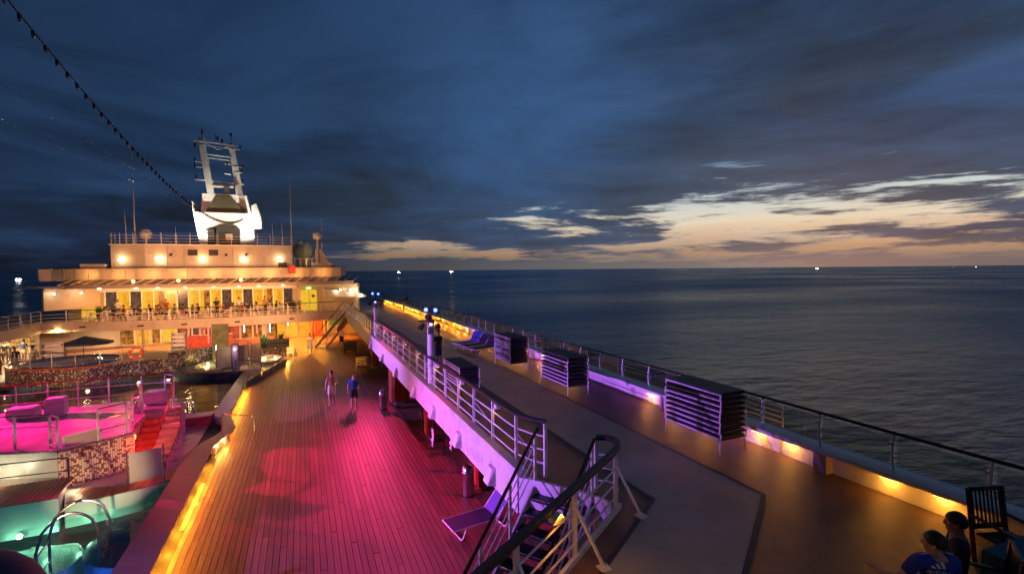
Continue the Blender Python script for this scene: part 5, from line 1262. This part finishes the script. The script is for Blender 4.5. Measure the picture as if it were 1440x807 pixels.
for x0, x1 in ((-.2, .55), (.6, 1.35)):
    mb = MB(); mb.box(x0, x1, 54.72, 54.798, 2.62, 4.75); o = build(mb, 'door', M['door_y'], t)
    mb = MB(); mb.box(x0+.06, x0+.11, 54.69, 54.72, 3.5, 3.7); build(mb, 'handle', M['dark'], o)
mb = MB(); mb.box(.85, 1.12, 54.69, 54.718, 4.0, 4.25); build(mb, 'door_notice', M['dark'], t)
mb = MB(); mb.wall([(-.5, 54.9), (1.9, 54.8), (3.6, 53.6), (5.2, 51.8)], 2.6, 5.45, .2); build(mb, 'slanted_wall', M['cream'], t)
mb = MB(); mb.box(-18.0, -17.5, 54.9, 55.2, 4.85, 5.05); build(mb, 'exit_sign', M['green_sign'], t)
mb = MB(); mb.box(.35, .8, 54.45, 54.65, 4.88, 5.03); build(mb, 'exit_sign', M['green_sign'], t)
# side wings at left
mb = MB(); mb.wall([(-19.7, 52.0), (-18.9, 53.0), (-16.9, 54.9)], 3.6, 5.45, .2); build(mb, 'side_wall', M['cream'], t)
for x, y in ((-19.1, 52.4), (-17.7, 53.6)):
    mb = MB(); mb.ball((x, y-.2, 5.0), .08, 8); build(mb, 'wall_lamp', M['lampwhite'], t, True); light('wall_light', 'POINT', (x+.1, y-.55, 4.95), 14, SOFT, t, .08)
for x, y in ((2.2, 54.1), (3.6, 53.2), (4.5, 52.3), (5.0, 51.9)):
    mb = MB(); mb.ball((x, y-.15, 4.75), .08, 8); build(mb, 'wall_lamp', M['lampwhite'], t, True); light('wall_light', 'POINT', (x-.1, y-.6, 4.7), 14, SOFT, t, .08)
for x, y in ((3.0, 53.7), (2.9, 53.75)): mb = MB(); mb.box(x-.2, x+.2, y-.35, y-.2, 4.0, 4.35); build(mb, 'speaker', M['dark'], t)
# terrace ceiling and lamps
for i, x in enumerate([-16.2, -13.6, -12.0, -9.9, -7.7, -5.6, -3.9, -1.8]):
    mb = MB(); mb.lathe([(.001, 5.32), (.13, 5.32), (.13, 5.38)], (x, 52.6, 0), 10); build(mb, 'ceiling_lamp', M['lampwhite'], t, True)
    light('terrace_light', 'AREA', (x, 52.6, 5.3), 95, (1, .40, .06), t, .25, aim=(x, 53.0, 3))
# canopy of louvres above the terrace
t = thing('terrace_canopy', 'cream rimmed glass canopy with sloping ribs over the dining terrace', 'canopy', (-7.5, 50, 5.4))
ca = [(x, arcY(x)+1.0) for x in [-18.6+.9*k for k in range(27)]]
mb = MB()
mb.wall([(x, y) for x, y in ca], [5.44]*27, [5.72]*27, .12); build(mb, 'front_rim', M['cream'], t)
mb = MB(); mb.prism([(x, y+.15) for x, y in ca]+[(5.2, 55.2), (-19, 55.2)], 5.42, 5.46); build(mb, 'ceiling_panel', M['cream'], t)
for i in range(0, 27):
    x, y = ca[i]; mb = MB(); mb.beam((x, y+.1, 5.72), (x+.75, y+1.6, 6.22), .05, .07); build(mb, 'rib', M['cream'], t)
mb = MB(); mb.v = [Vector((x, y+.12, 5.70)) for x, y in ca]+[Vector((x, y+1.75, 6.2)) for x, y in ca]; mb.f = [(i, i+1, 28+i, 27+i) for i in range(26)]; mb.uv = [None]*26; o = build(mb, 'canopy_glass', mat('dim_canopy_glass', (.05, .035, .03), .15, 0, .3, 2), t); sm = o.modifiers.new('s', 'SOLIDIFY'); sm.thickness = .02
for x in (-13.1, -9.8, -5.1): mb = MB(); mb.ball((x, arcY(x)+1.35, 6.0), .12, 8); build(mb, 'canopy_lamp', M['lampwarm'], t, True)
mb = MB(); mb.beam((-20.2, 48.6, 5.62), (-17.5, 49.6, 5.62), .12); build(mb, 'side_boom', M['cream'], t)
# upper parapet deck
t = thing('sun_deck_parapet', 'long curved cream parapet of the sun deck above the terrace canopy', 'parapet', (-7.5, 51, 6.2))
pa = [(-20.4, 53.2)]+[(x, arcY(x)+2.55) for x in [-19.6+.93*k for k in range(26)]]+[(4.3, 55.5)]
mb = MB(); mb.wall(pa, 6.2, 7.08, .12); build(mb, 'parapet_wall', M['cream'], t)
mb = MB(); mb.prism(pa+[(4.3, 62), (-20.4, 62)], 6.05, 6.2); build(mb, 'deck_slab', M['cream'], t)
mb = MB(); mb.tube([(x, y-.05, 7.18) for x, y in pa], .03, 6); build(mb, 'handrail', M['varnish'], t, True)
for i in range(0, len(pa)): x, y = pa[i]; mb = MB(); mb.beam((x, y-.06, 6.2), (x, y-.06, 7.17), .035); build(mb, 'post', M['cream'], t)
mb = MB(); mb.prism([(-17.6, 53), (-15.9, 53), (-15.9, 56), (-17.6, 56)], 6.2, 7.5); build(mb, 'side_locker', M['cream'], t)
mb = MB(); mb.box(-1.2, -.6, 51.05, 51.25, 6.5, 7.3); o = build(mb, 'red_sign_box', mat('red_box', (.5, .06, .03), .5, 0, .2, 3), t)
light('parapet_light', 'POINT', (-1.0, 50.6, 7.3), 3, (1, .15, .1), t, .05)
for i in range(9): x = -17.0+2.4*i; light('parapet_wash', 'POINT', (x, arcY(x)+1.75, 6.55), 50, (1, .44, .11), t, .08)
# upper house
t = thing('upper_deck_house', 'cream upper deck house with round wall lamps beneath the white funnel', 'deck house', (-8, 53, 6.2))
hp = [(-15.45, 54.6), (-14.0, 52.6), (-12.8, 52.5), (-3.2, 52.5), (-1.1, 53.2), (-.95, 56.5), (-15.45, 56.5)]
mb = MB(); mb.prism([(-15.6, 56.5), (-15.55, 53.4), (-12.85, 52.5), (-3.25, 52.5), (-.9, 53.1), (-.9, 58)], 6.2, 9.2); build(mb, 'wall', M['cream'], t)
mb = MB(); mb.prism([(-15.7, 56.5), (-15.65, 53.33), (-12.9, 52.42), (-3.2, 52.42), (-.82, 53.02), (-.82, 58.1)], 9.2, 9.28); build(mb, 'roof_edge', M['white'], t)
for x0, x1 in ((-9.6, -8.85), (-7.95, -7.2)): mb = MB(); mb.box(x0, x1, 52.44, 52.5, 8.25, 8.8); build(mb, 'vent_grille', M['dark'], t)
mb = MB(); mb.box(-2.15, -1.4, 52.62, 52.72, 7.05, 7.6); build(mb, 'vent_grille', M['dark'], t)
for x in (-4.4,): mb = MB(); mb.box(x, x+.75, 52.46, 52.5, 6.6, 8.3); build(mb, 'door', M['cream'], t)
for x in (-10.9, -6.55, -4.9): mb = MB(); mb.tube([(x, 52.48, 8.35), (x, 52.3, 8.3)], .12, 8); build(mb, 'small_vent', M['dark'], t)
for i, x in enumerate([-14.75, -11.75, -8.45, -5.1, -2.0]):
    y = 52.45 if -12.8 < x < -3.2 else 52.95
    y = {-14.75: 53.1, -2.0: 52.78}.get(x, 52.45)
    mb = MB(); mb.ball((x, y-.12, 7.92), .15, 10); o = build(mb, 'wall_lamp', M['lampwhite'], t, True); light('wall_light', 'POINT', (x, y-.6, 7.9), 26, (1, .58, .2), t, .1)
tr = thing('roof_railing', 'thin railing round the roof of the upper deck house', 'railing', (-8, 52.6, 9.28))
rail(tr, [(-15.6, 54.8, 9.28), (-15.55, 53.4, 9.28), (-12.85, 52.5, 9.28), (-3.25, 52.5, 9.28), (-.9, 53.1, 9.28), (-.9, 55.5, 9.28)], 1.05, 3, M['steel'], .03, M['white'], step=1.1, post_w=.035, bar_r=.014)
# funnel / mast casing
t = thing('funnel_mast', 'floodlit white funnel casing with two slanted mast legs and crossbars', 'mast', (-7.3, 57, 9.2))
def slab(mb, f, y0, y1):    # outline in x,z swept in y
    n = len(f); mb.add([(x, y0, z) for x, z in f]+[(x, y1, z) for x, z in f], [tuple(range(n)), tuple(range(n, 2*n))[::-1]]+[(i, n+i, n+(i+1) % n, (i+1) % n) for i in range(n)])
mb = MB(); slab(mb, [(-9.35, 9.2), (-4.45, 9.2), (-4.75, 12.75), (-9.9, 12.75)], 57, 60.5); build(mb, 'casing', M['white'], t)
mb = MB(); slab(mb, [(-9.9, 12.755), (-9.75, 12.755), (-9.85, 13.6), (-9.98, 13.85)], 57, 59.5); build(mb, 'side_fin', M['white'], t); mb = MB(); slab(mb, [(-5.0, 12.755), (-4.75, 12.755), (-5.15, 14.6), (-5.35, 14.6)], 57, 59.5); build(mb, 'side_fin', M['white'], t)
mb = MB(); slab(mb, [(-4.72, 11.2), (-3.8, 11.2), (-3.85, 12.4), (-4.3, 13.9), (-4.74, 13.6)], 57.3, 59.5); build(mb, 'side_wing', M['white'], t)
mb = MB(); slab(mb, [(-9.35, 12.755), (-5.05, 12.755), (-5.45, 14.75), (-9.2, 14.75)], 57.9, 60); build(mb, 'upper_casing', M['white'], t)
mb = MB(); mb.add([(-8.9, 57.2, 12.756), (-5.3, 57.2, 12.756), (-6.7, 57.88, 14.7), (-8.0, 57.88, 14.7), (-8.9, 57.9, 12.756), (-5.3, 57.9, 12.756)], [(0, 1, 2, 3), (0, 3, 4), (1, 5, 2), (0, 4, 5, 1)]); build(mb, 'sloping_front', mat('olive_panel', (.14, .12, .07), .6, 0, .15, 2), t)  # sloping front in one dark olive colour
def leg(a, b, w0, w1, nm='mast_leg'):
    mb = MB(); a, b = Vector(a), Vector(b)
    vs = [a+Vector((sx*w0/2, sy*.35, 0)) for sx, sy in ((-1, -1), (1, -1), (1, 1), (-1, 1))]+[b+Vector((sx*w1/2, sy*.3, 0)) for sx, sy in ((-1, -1), (1, -1), (1, 1), (-1, 1))]
    mb.add(vs, [(3, 2, 1, 0), (4, 5, 6, 7), (0, 1, 5, 4), (1, 2, 6, 5), (2, 3, 7, 6), (3, 0, 4, 7)]); return build(mb, nm, M['white'], t)
leg((-8.45, 58.3, 14.76), (-9.25, 58.6, 20.5), .62, .52); leg((-5.85, 58.3, 14.76), (-6.55, 58.6, 20.2), .62, .5)
for (a, b, r_) in (((-9.95, 58.2, 20.1), (-5.65, 58.2, 19.9), .07), ((-9.3, 58.2, 19.7), (-5.7, 58.2, 19.5), .05), ((-8.9, 58.2, 18.8), (-6.6, 58.2, 18.65), .08), ((-8.9, 58.2, 18.45), (-6.6, 58.2, 18.3), .05), ((-9.8, 58.1, 16.15), (-5.45, 58.1, 15.9), .09),
                   ((-9.75, 58.1, 17.95), (-9.0, 58.1, 17.9), .05), ((-9.75, 58.1, 17.4), (-9.0, 58.1, 17.4), .05), ((-6.4, 58.1, 17.7), (-5.4, 58.1, 17.6), .05), ((-6.4, 58.1, 17.15), (-5.5, 58.1, 17.1), .05), ((-7.2, 58.1, 17.9), (-6.6, 58.1, 17.9), .05), ((-7.2, 58.1, 16.9), (-6.6, 58.1, 16.85), .05),
                   ((-9.1, 58.15, 20.05), (-7.7, 58.15, 19.35), .05), ((-6.5, 58.15, 19.9), (-7.7, 58.15, 19.35), .05)):
    mb = MB(); mb.tube([a, b], r_, 6); build(mb, 'crossbar', M['white'], t, True)
for q in ((-9.7, 19.6), (-9.75, 18.1), (-9.75, 17.5), (-9.7, 16.4), (-5.7, 19.7), (-5.5, 17.75), (-5.6, 17.3), (-5.55, 16.2), (-9.05, 20.9), (-7.7, 20.4), (-6.5, 20.9), (-6.9, 18.0), (-7.3, 20.2)):
    mb = MB(); mb.lathe([(.001, .24), (.09, .2), (.11, 0), (.05, -.12), (.05, -.2)], (q[0], 58.0, q[1]), 8); build(mb, 'nav_lamp', M['black'], t, True)
for q in ((-9.1, 20.5), (-6.5, 20.3), (-7.9, 20.1)): mb = MB(); mb.tube([(q[0], 58.2, q[1]), (q[0], 58.2, q[1]+.9)], .03, 5); build(mb, 'aerial', M['black'], t)
mb = MB(); mb.tube([(-8.3, 57.9, 15.55), (-6.4, 57.9, 15.6)], .16, 8); build(mb, 'radar_bar', M['cream'], t, True)
mb = MB(); mb.lathe([(.3, 14.76), (.26, 15.4), (.35, 15.55)], (-7.0, 57.9, 0), 10); build(mb, 'radar_base', M['dark'], t, True)
mb = MB(); slab(mb, [(-7.8, 9.3), (-5.8, 9.3), (-5.8, 11.1), (-6.1, 11.45), (-7.5, 11.45), (-7.8, 11.1)], 56.2, 56.98); o = build(mb, 'engine_intake', M['dark'], t)
mb = MB(); mb.box(-8.6, -8.0, 56.3, 56.9, 9.3, 11.0); build(mb, 'vent_pipe', M['dark'], t)
mb = MB(); mb.lathe([(.5, 10.9), (.45, 11.1), (.001, 11.25)], (-8.3, 56.6, 0), 10); build(mb, 'vent_cap', M['dark'], t, True)
mb = MB(); mb.box(-7.0, -6.4, 56.0, 56.19, 9.9, 10.6); build(mb, 'control_box', M['cream'], t)
for (x, e) in ((-11.3, 3200), (-3.0, 3000)):
    fl = thing('floodlight', 'floodlight on the deck house roof %s of the funnel' % ('left' if x < -8 else 'right'), 'floodlight', (x, 54.6, 9.28))
    mb = MB(); mb.beam((x, 54.6, 9.28), (x, 54.6, 9.7), .06); build(mb, 'bracket', M['steel'], fl); flood_head(fl, (x, 54.7, 9.8), (-7.2, 57.5, 13), M['black'])
    light('funnel_flood', 'SPOT', (x, 54.85, 9.85), e, (1, .93, .72), fl, .1, aim=(-7.2, 57.5, 13.0), cone=70, blend=.6)
th = [o for o in bpy.data.objects if o.get('label', '').startswith('cream upper deck house')][0]
for x in [-12.2, -10.8, -9.75, -8.3, -6.9, -5.6, -3.9]: mb = MB(); mb.box(x-.02, x+.02, 52.47, 52.499, 6.25, 9.15); build(mb, 'weld_seam', M['cream'], th)
mb = MB(); mb.box(-12.8, -3.3, 52.475, 52.497, 7.35, 7.40); build(mb, 'rubbing_strip', M['cream'], th)
for x in (-11.2, -9.9, -6.0): mb = MB(); mb.tube([(x, 52.44, 6.3), (x, 52.44, 9.1)], .035, 6); build(mb, 'drain_pipe', M['cream'], th)
# radomes & aerials
def radome(x, y, zb, z, r, lab, m='white', stem=.12):
    t = thing('radome', lab, 'radome', (x, y, zb)); mb = MB(); mb.tube([(x, y, zb), (x, y, z-r*.8)], stem, 10); build(mb, 'stem', M['cream'], t, True)
    mb = MB(); mb.lathe([(r*.62, -r*.85), (r*.9, -r*.5), (r, 0), (r*.9, r*.45), (r*.6, r*.82), (.001, r)], (x, y, z), 18); build(mb, 'dome', M[m], t, True)
radome(-13.15, 54.3, 9.28, 10.25, .50, 'small cream radome on the left of the deck house roof')
M['radome'] = mat('pale_green_gelcoat', (.42, .55, .46), .4, 0, .05, 2)
radome(.2, 56.3, 6.2, 9.0, 1.12, 'large pale green radome right of the deck house', 'radome', .8)
radome(1.5, 54.0, 6.2, 10.35, .44, 'small white radome on a tall stem at the right end')
mb = MB(); 
t = thing('mast_platform', 'small stepped mast housing beside the tall stem radome', 'housing', (2.0, 54.2, 6.2))
mb = MB(); mb.prism([(.9, 53.9), (2.9, 53.9), (2.9, 55.5), (.9, 55.5)], 6.2, 7.6); build(mb, 'housing', M['cream'], t)
mb = MB(); slab(mb, [(1.3, 7.61), (3.4, 7.0), (2.3, 8.0), (1.9, 9.0), (1.3, 9.0)], 54.1, 54.9); build(mb, 'stepped_casing', M['cream'], t)
for k in range(4): mb = MB(); mb.tube([(-.7+k*.55, 53.6, 7.1), (-.7+k*.55, 53.6, 8.0)], .03, 5); build(mb, 'post', M['cream'], t)
mb = MB(); mb.tube([(-.8, 53.6, 8.0), (1.2, 53.6, 8.0)], .03, 5); build(mb, 'rail_bar', M['cream'], t)
light('housing_light', 'POINT', (.4, 53.2, 7.7), 22, (1, .6, .25), t, .1)
for (x, y, z0, z1, r_, lab) in ((-13.72, 53.3, 9.28, 18.4, .05, 'tall whip aerial on the left of the deck house roof'), (-.93, 53.2, 9.28, 17.3, .04, 'tall whip aerial at the right corner of the deck house roof'), (-14.4, 53.4, 9.28, 12.3, .035, 'short aerial left of the small cream radome'),
                            (-2.6, 53, 9.28, 11.9, .035, 'short aerial with knob right of the funnel'), (-1.75, 53, 9.28, 11.6, .035, 'short thin aerial beside the right corner aerial'), (1.95, 54.3, 8.9, 12.3, .03, 'short aerial behind the tall stem radome'), (-10.6, 53.2, 9.28, 10.9, .03, 'short aerial between the left radome and the funnel')):
    t = thing('aerial', lab, 'aerial', (x, y, z0)); mb = MB(); mb.tube([(x, y, z0+.8), (x, y, (z0+z1)/2), (x-.05, y, z1)], [r_, r_*.8, r_*.3], 6); build(mb, 'whip', M['white'], t)
    mb = MB(); mb.tube([(x, y, z0), (x, y, z0+.8)], r_*2.2, 6); build(mb, 'mount', M['cream'], t)
# far starboard structure over the promenade
t = thing('promenade_bridge', 'cream superstructure wing with lamps overhanging the far promenade', 'wing', (4.5, 55, 5))
mb = MB(); slab(mb, [(2.0, 4.95), (5.6, 4.35), (6.1, 4.1), (5.9, 3.95), (2.2, 4.1)], 52.0, 60); build(mb, 'sloping_wing', M['cream'], t)
mb = MB(); slab(mb, [(1.2, 5.0), (5.0, 5.0), (4.3, 6.2), (1.2, 6.2)], 55.4, 60); build(mb, 'side_block', M['cream'], t)
for x, z in ((3.1, 4.62), (4.6, 4.4), (5.5, 4.2)): mb = MB(); mb.ball((x, 51.9, z), .1, 8); build(mb, 'wing_lamp', M['lampwhite'], t, True); light('wing_light', 'POINT', (x, 51.4, z+.1), 10, SOFT, t, .08)
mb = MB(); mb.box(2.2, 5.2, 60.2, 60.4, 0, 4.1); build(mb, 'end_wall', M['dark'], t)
for x in (2.9, 4.4): mb = MB(); mb.ball((x, 56, 3.75), .12, 8); build(mb, 'ceiling_lamp', M['lampwhite'], t, True)
# far stair from wooden deck up to the promenade
t = thing('far_staircase', 'far white staircase climbing from the wooden deck to the balcony end', 'staircase', (2, 46, 0))
A = Vector((1.3, 45.0, 0)); B = Vector((4.1, 49.9, 2.6)); side = Vector((.86, -.5, 0))
for k in range(14):
    p = A.lerp(B, (k+.5)/14); mb = MB(); mb.beam(p-side*.5, p+side*.5, .3, .03); build(mb, 'tread', M['cream'], t)
for s in (-.52, .52):
    mb = MB(); mb.beam(A+side*s, B+side*s, .04, .28); build(mb, 'stringer', M['white'], t)
    mb = MB(); mb.tube([A+side*s+Vector((0, 0, 1)), B+side*s+Vector((0, 0, 1.05))], .035, 6); build(mb, 'handrail', M['varnish'], t, True)
    mb = MB(); mb.tube([A+side*s+Vector((0, 0, .55)), B+side*s+Vector((0, 0, .6))], .02, 6); build(mb, 'rail_bar', M['white'], t, True)
    for u in (.02, .35, .68, .98): p = A.lerp(B, u)+side*s; mb = MB(); mb.beam(p, p+Vector((0, 0, 1)), .05); build(mb, 'post', M['white'], t)
mb = MB(); mb.beam(A.lerp(B, .35)+side*.58+Vector((0, 0, .35)), A.lerp(B, .7)+side*.58+Vector((0, 0, .35)), .02, .5); build(mb, 'orange_banner', CL['orange'], t)
# potted plants and dark sofa below the balcony
def plant(x, y, z, lab, r=.5):
    t = thing('potted_plant', lab, 'plant', (x, y, z)); mb = MB(); mb.lathe([(.2, 0), (.28, .45), (.24, .45)], (x, y, z), 12); build(mb, 'pot', M['dark'], t, True)
    mb = MB()
    for k in range(70):
        a = random.uniform(0, 6.28); h = random.uniform(.1, .9); d = Vector((math.cos(a)*r*h, math.sin(a)*r*h, .45+random.uniform(.1, .9))); c = Vector((x, y, z))
        w = Vector((-math.sin(a), math.cos(a), 0))*.06; mb.add([c+Vector((0, 0, .45)), c+d*.6+w, c+d, c+d*.6-w], [(0, 1, 2, 3)])
    build(mb, 'foliage', M['leaf'], t)
plant(-1.9, 47.6, 0, 'dark potted plant on the wooden deck beneath the balcony', .35); plant(-3.2, 47.2, 0, 'low bushy plant glowing green beneath the balcony', .7); plant(-.9, 53.6, 2.6, 'potted plant beside the yellow doors on the terrace', .5); plant(-16.6, 53.8, 2.6, 'potted plant beside the left yellow terrace door', .5)
light('plant_light', 'POINT', (-3.2, 46.6, .9), 10, (.2, 1, .45), None, .1)
t = thing('bench', 'black cushioned bench beneath the balcony', 'bench', (-2.2, 46.6, 0))
mb = MB(); mb.box(-3.0, -1.2, 46.2, 46.9, .1, .45); build(mb, 'seat', M['blackfab'], t); mb = MB(); mb.box(-3.0, -1.2, 46.8, 46.95, .46, .8); build(mb, 'backrest', M['blackfab'], t)
# pram-like dark cart under the promenade
t = thing('service_cart', 'black cart parked under the promenade beyond the lounger stack', 'cart', (3.3, 41.2, 0))
mb = MB(); mb.box(2.9, 3.9, 40.8, 41.6, .25, .95); build(mb, 'body', M['black'], t)
for x in (3.0, 3.8):
    for y in (40.85, 41.5): mb = MB(); mb.tube([(x-.02, y, .12), (x+.02, y, .12)], .12, 10); build(mb, 'wheel', M['black'], t)
mb = MB(); mb.beam((2.8, 41.2, .7), (2.6, 41.2, 1.05), .04); build(mb, 'handle', M['steel'], t)

# ---- terrace diners with white chairs and tables
tcol = ['red', 'white', 'black', 'white', 'navy', 'orange', 'khaki', 'red', 'teal', 'white', 'black', 'pink']
ch0 = None; tb0 = None; nch = npn = ntb = 0
txs = [-15.9, -14.0, -12.1, -10.2, -8.3, -6.4, -4.5, -2.6, -.9]
for i, x in enumerate(txs):
    y = arcY(x)+1.5
    if tb0 is None:
        tb0 = thing('dining_table', 'x', 'table', (0, 0, 0), 'tables on the terrace')
        mb = MB(); mb.box(-.42, .42, -.38, .38, .71, .74); build(mb, 'tabletop', M['white'], tb0)
        for a in (-.36, .36):
            for b in (-.32, .32): mb = MB(); mb.beam((a, b, 0), (a, b, .71), .04); build(mb, 'leg', M['white'], tb0)
        tb = tb0
    else: tb = copy_tree(tb0)
    tb.location = (x, y, 2.6); tb['label'] = 'white dining table, %s from the left behind the balcony rail' % ORD[i]
    for sx in (-1, 1):
        if ch0 is None: ch0 = make_chair(WP, 'x', 'white chairs on the terrace'); c = ch0
        else: c = copy_tree(ch0)
        rz = R(90) if sx < 0 else R(-90)
        place(c, x+sx*.66, y, 2.6, -rz if False else (R(90) if sx > 0 else R(-90))+R(180), 'white terrace chair on the %s of the %s table from the left' % ('left' if sx < 0 else 'right', ORD[i]))
        c.rotation_euler.z = R(-90) if sx < 0 else R(90)
        if not (i in (0,) and sx < 0):
            person(x+sx*.60, y, 2.6, R(-90) if sx < 0 else R(90), 'sit' if (i+sx) % 3 else 'sit2', 'seated diner in %s on the %s of the %s table from the left' % (tcol[(2*i+(sx > 0)) % 12], 'left' if sx < 0 else 'right', ORD[i]),
                   'diners on the terrace', skin=random.choice(['skin', 'skin2']), top=tcol[(2*i+(sx > 0)) % 12], bottom=random.choice(['navy', 'khaki', 'black']), hair=random.choice(['hair', 'hair', 'greyhair']))
for i, x in enumerate([-15.0, -13.0, -11.1, -9.3, -7.3, -5.4, -3.5, -1.8]):
    y = arcY(x)+3.0; tb = copy_tree(tb0); tb.location = (x, y, 2.6); tb['label'] = 'white dining table in the back row near the windows, %s from the left' % ORD[i]
    for sx in (-1, 1):
        c = copy_tree(ch0); place(c, x+sx*.66, y, 2.6, R(-90) if sx < 0 else R(90), 'white terrace chair on the %s of the back row table, %s from the left' % ('left' if sx < 0 else 'right', ORD[i]))
        k_ = tcol[(3*i+5+2*(sx > 0)) % 12]
        person(x+sx*.60, y, 2.6, R(-90) if sx < 0 else R(90), 'sit' if (i+sx) % 2 else 'sit2', 'back row diner in %s on the %s of the %s table from the left' % (k_, 'left' if sx < 0 else 'right', ORD[i]), 'diners on the terrace', skin=random.choice(['skin', 'skin2']), top=k_, bottom='navy')
for i, (x, c) in enumerate([(-14.9, 'white'), (-11.2, 'red'), (-7.3, 'black'), (-5.5, 'white'), (-3.4, 'orange')]):
    person(x, arcY(x)+3.3, 2.6, R(160+20*i), 'stand', 'standing guest in %s behind the diners, %s from the left' % (c, ORD[i]), 'guests standing on the terrace', top=c, bottom='khaki')
# guests on the left below the gallery
for i, (x, y, c, k, rz) in enumerate([(-18.6, 42.6, 'khaki', 'stand', 10), (-18.0, 43.2, 'black', 'stand', 200), (-17.2, 43.6, 'white', 'stand', 120), (-21.0, 47.5, 'red', 'stand', 0), (-20.2, 47.2, 'black', 'stand', 20), (-19.4, 47.8, 'navy', 'stand', 340), (-22.0, 46.6, 'pink', 'stand', 30), (-16.6, 44.6, 'white', 'sit', 180)]):
    person(x, y, 0, R(rz), k, '%s guest in %s near the port bar, %s from the front' % ('seated' if k == 'sit' else 'standing', c, ORD[i]), 'guests at the port bar', top=c, bottom='khaki', skin='skin2')
person(3.0, 44.3, 0, R(150), 'stand', 'person in a pale shirt standing beneath the far end of the girder', top='white', bottom='black')

# ================================================================== string of bulbs, stays, near dark corner
t = thing('string_lights', 'long sagging cable of unlit bulbs running from the upper left down to the funnel', 'string lights', (-5.61, 14, 12.53))
A = Vector((-5.63, 14, 12.52)); D_ = Vector((-5.4, 56.7, 12.3)); A2 = A-(D_-A)*.12+Vector((0, 0, 1.0))
def sag(u): return A+(D_-A)*u-Vector((0, 0, 4*2.0*u*(1-u)))
mb = MB(); mb.tube([sag(-.12+.0112*k) for k in range(101)], .018, 5); build(mb, 'cable', M['black'], t)
sockm = bulbm = None
for k in range(78):
    p = sag(-.06+k*.0135)
    if sockm is None:
        m1 = MB(); m1.tube([(0, 0, 0), (0, 0, -.11)], .036, 6); sockm = m1.mesh('socket', M['black'])
        m2 = MB(); m2.ball((0, 0, -.145), .038, 8); bulbm = m2.mesh('bulb', mat('unlit_bulb_glass', (.45, .38, .34), .1, 0, .1, 3), smooth=True)
    s_ = bpy.data.objects.new('socket', sockm); COL.objects.link(s_); s_.parent = t; s_.location = p-Vector(t.location)
    b_ = bpy.data.objects.new('bulb', bulbm); COL.objects.link(b_); b_.parent = s_
for a, b, lab in (((-22, 44, 22.5), (-9.85, 57.2, 13.6), 'upper thin stay wire running down to the left of the funnel'), ((-24, 40, 20.5), (-9.95, 57.2, 13.3), 'lower thin stay wire running down to the left of the funnel')):
    mb = MB(); mb.tube([Vector(a).lerp(Vector(b), u/8)-Vector((0, 0, .5*math.sin(math.pi*u/8))) for u in range(9)], .012, 5); one(mb, 'stay_wire', M['steel'], lab, 'wire')
mb = MB(); mb.ball((-1.25, 2.4, 5.43), .30, 28, (1, 1, .75)); one(mb, 'awning_dome', M['navy'], 'dark rounded cover right at the lower left corner of the view', 'cover', smooth=True)
for a, b, lab in (((-3.4, 6.0, 6.0), (-1.1, 3.0, 4.4), 'thin dark cable crossing the lower left corner, right one'), ((-3.7, 6.2, 5.8), (-1.4, 3.0, 4.5), 'thin dark cable crossing the lower left corner, left one')):
    mb = MB(); mb.tube([a, b], .008, 6); one(mb, 'rigging_cable', M['black'], lab, 'cable')

# ================================================================== boats on the horizon
def boat(x, y, lab, L_=60, lamp='boatlamp', rz=0, n=3):
    t = thing('fishing_boat', lab, 'boat', (x, y, -25)); s = L_/20
    mb = MB(); prof = [(-10, .2, 0, 1.9), (-6, 2.4, 0, 1.6), (4, 2.5, 0, 1.6), (10, .2, 0, 2.6)]
    vs = []; 
    for px, w, z0, z1 in prof: vs += [(x+px*s, y-w*s, -25+z1*s), (x+px*s, y+w*s, -25+z1*s), (x+px*s*.95, y, -25.4+z0)]
    fs = []
    for i in range(3): a = i*3; fs += [(a, a+3, a+5, a+2), (a+1, a+2, a+5, a+4), (a, a+1, a+4, a+3)]
    mb.add(vs, fs+[(0, 2, 1), (9, 10, 11)]); build(mb, 'hull', M['dark'], t)
    mb = MB(); mb.box(x-5*s, x-1*s, y-1.4*s, y+1.4*s, -25+1.65*s, -25+4.2*s); build(mb, 'cabin', M['white'], t)
    for k in range(n): mb = MB(); mb.ball((x+(k-(n-1)/2)*3.2*s, y-2*s, -25+4.6*s), 1.0*s, 8, (2.0, 1, .8)); build(mb, 'deck_lamp', M[lamp], t, True)
def at(px, dist):
    d = fw+RT*(px-720)/FPX; d.z = 0; d.normalize(); return d.x*dist, d.y*dist
boat(*at(561, 6500), 'small boat with white lights on the horizon nearest the ship wing', 46, 'boatlamp')
boat(*at(635, 6000), 'orange lit boat on the horizon between ship wing and picture middle', 60, 'boatlampr')
boat(*at(1148, 7500), 'boat with reddish lights on the horizon beneath the sunset glow', 52, 'boatlampr')
boat(*at(1340, 11000), 'tiny boat light far out on the right, left of the other one', 36, 'boatlamp', n=1)
boat(*at(1371, 11000), 'tiny boat light farthest right on the horizon', 36, 'boatlamp', n=1)
boat(*at(27, 3000), 'bright white boat light on the dark sea at the far left', 36, 'boatlamp', n=3)
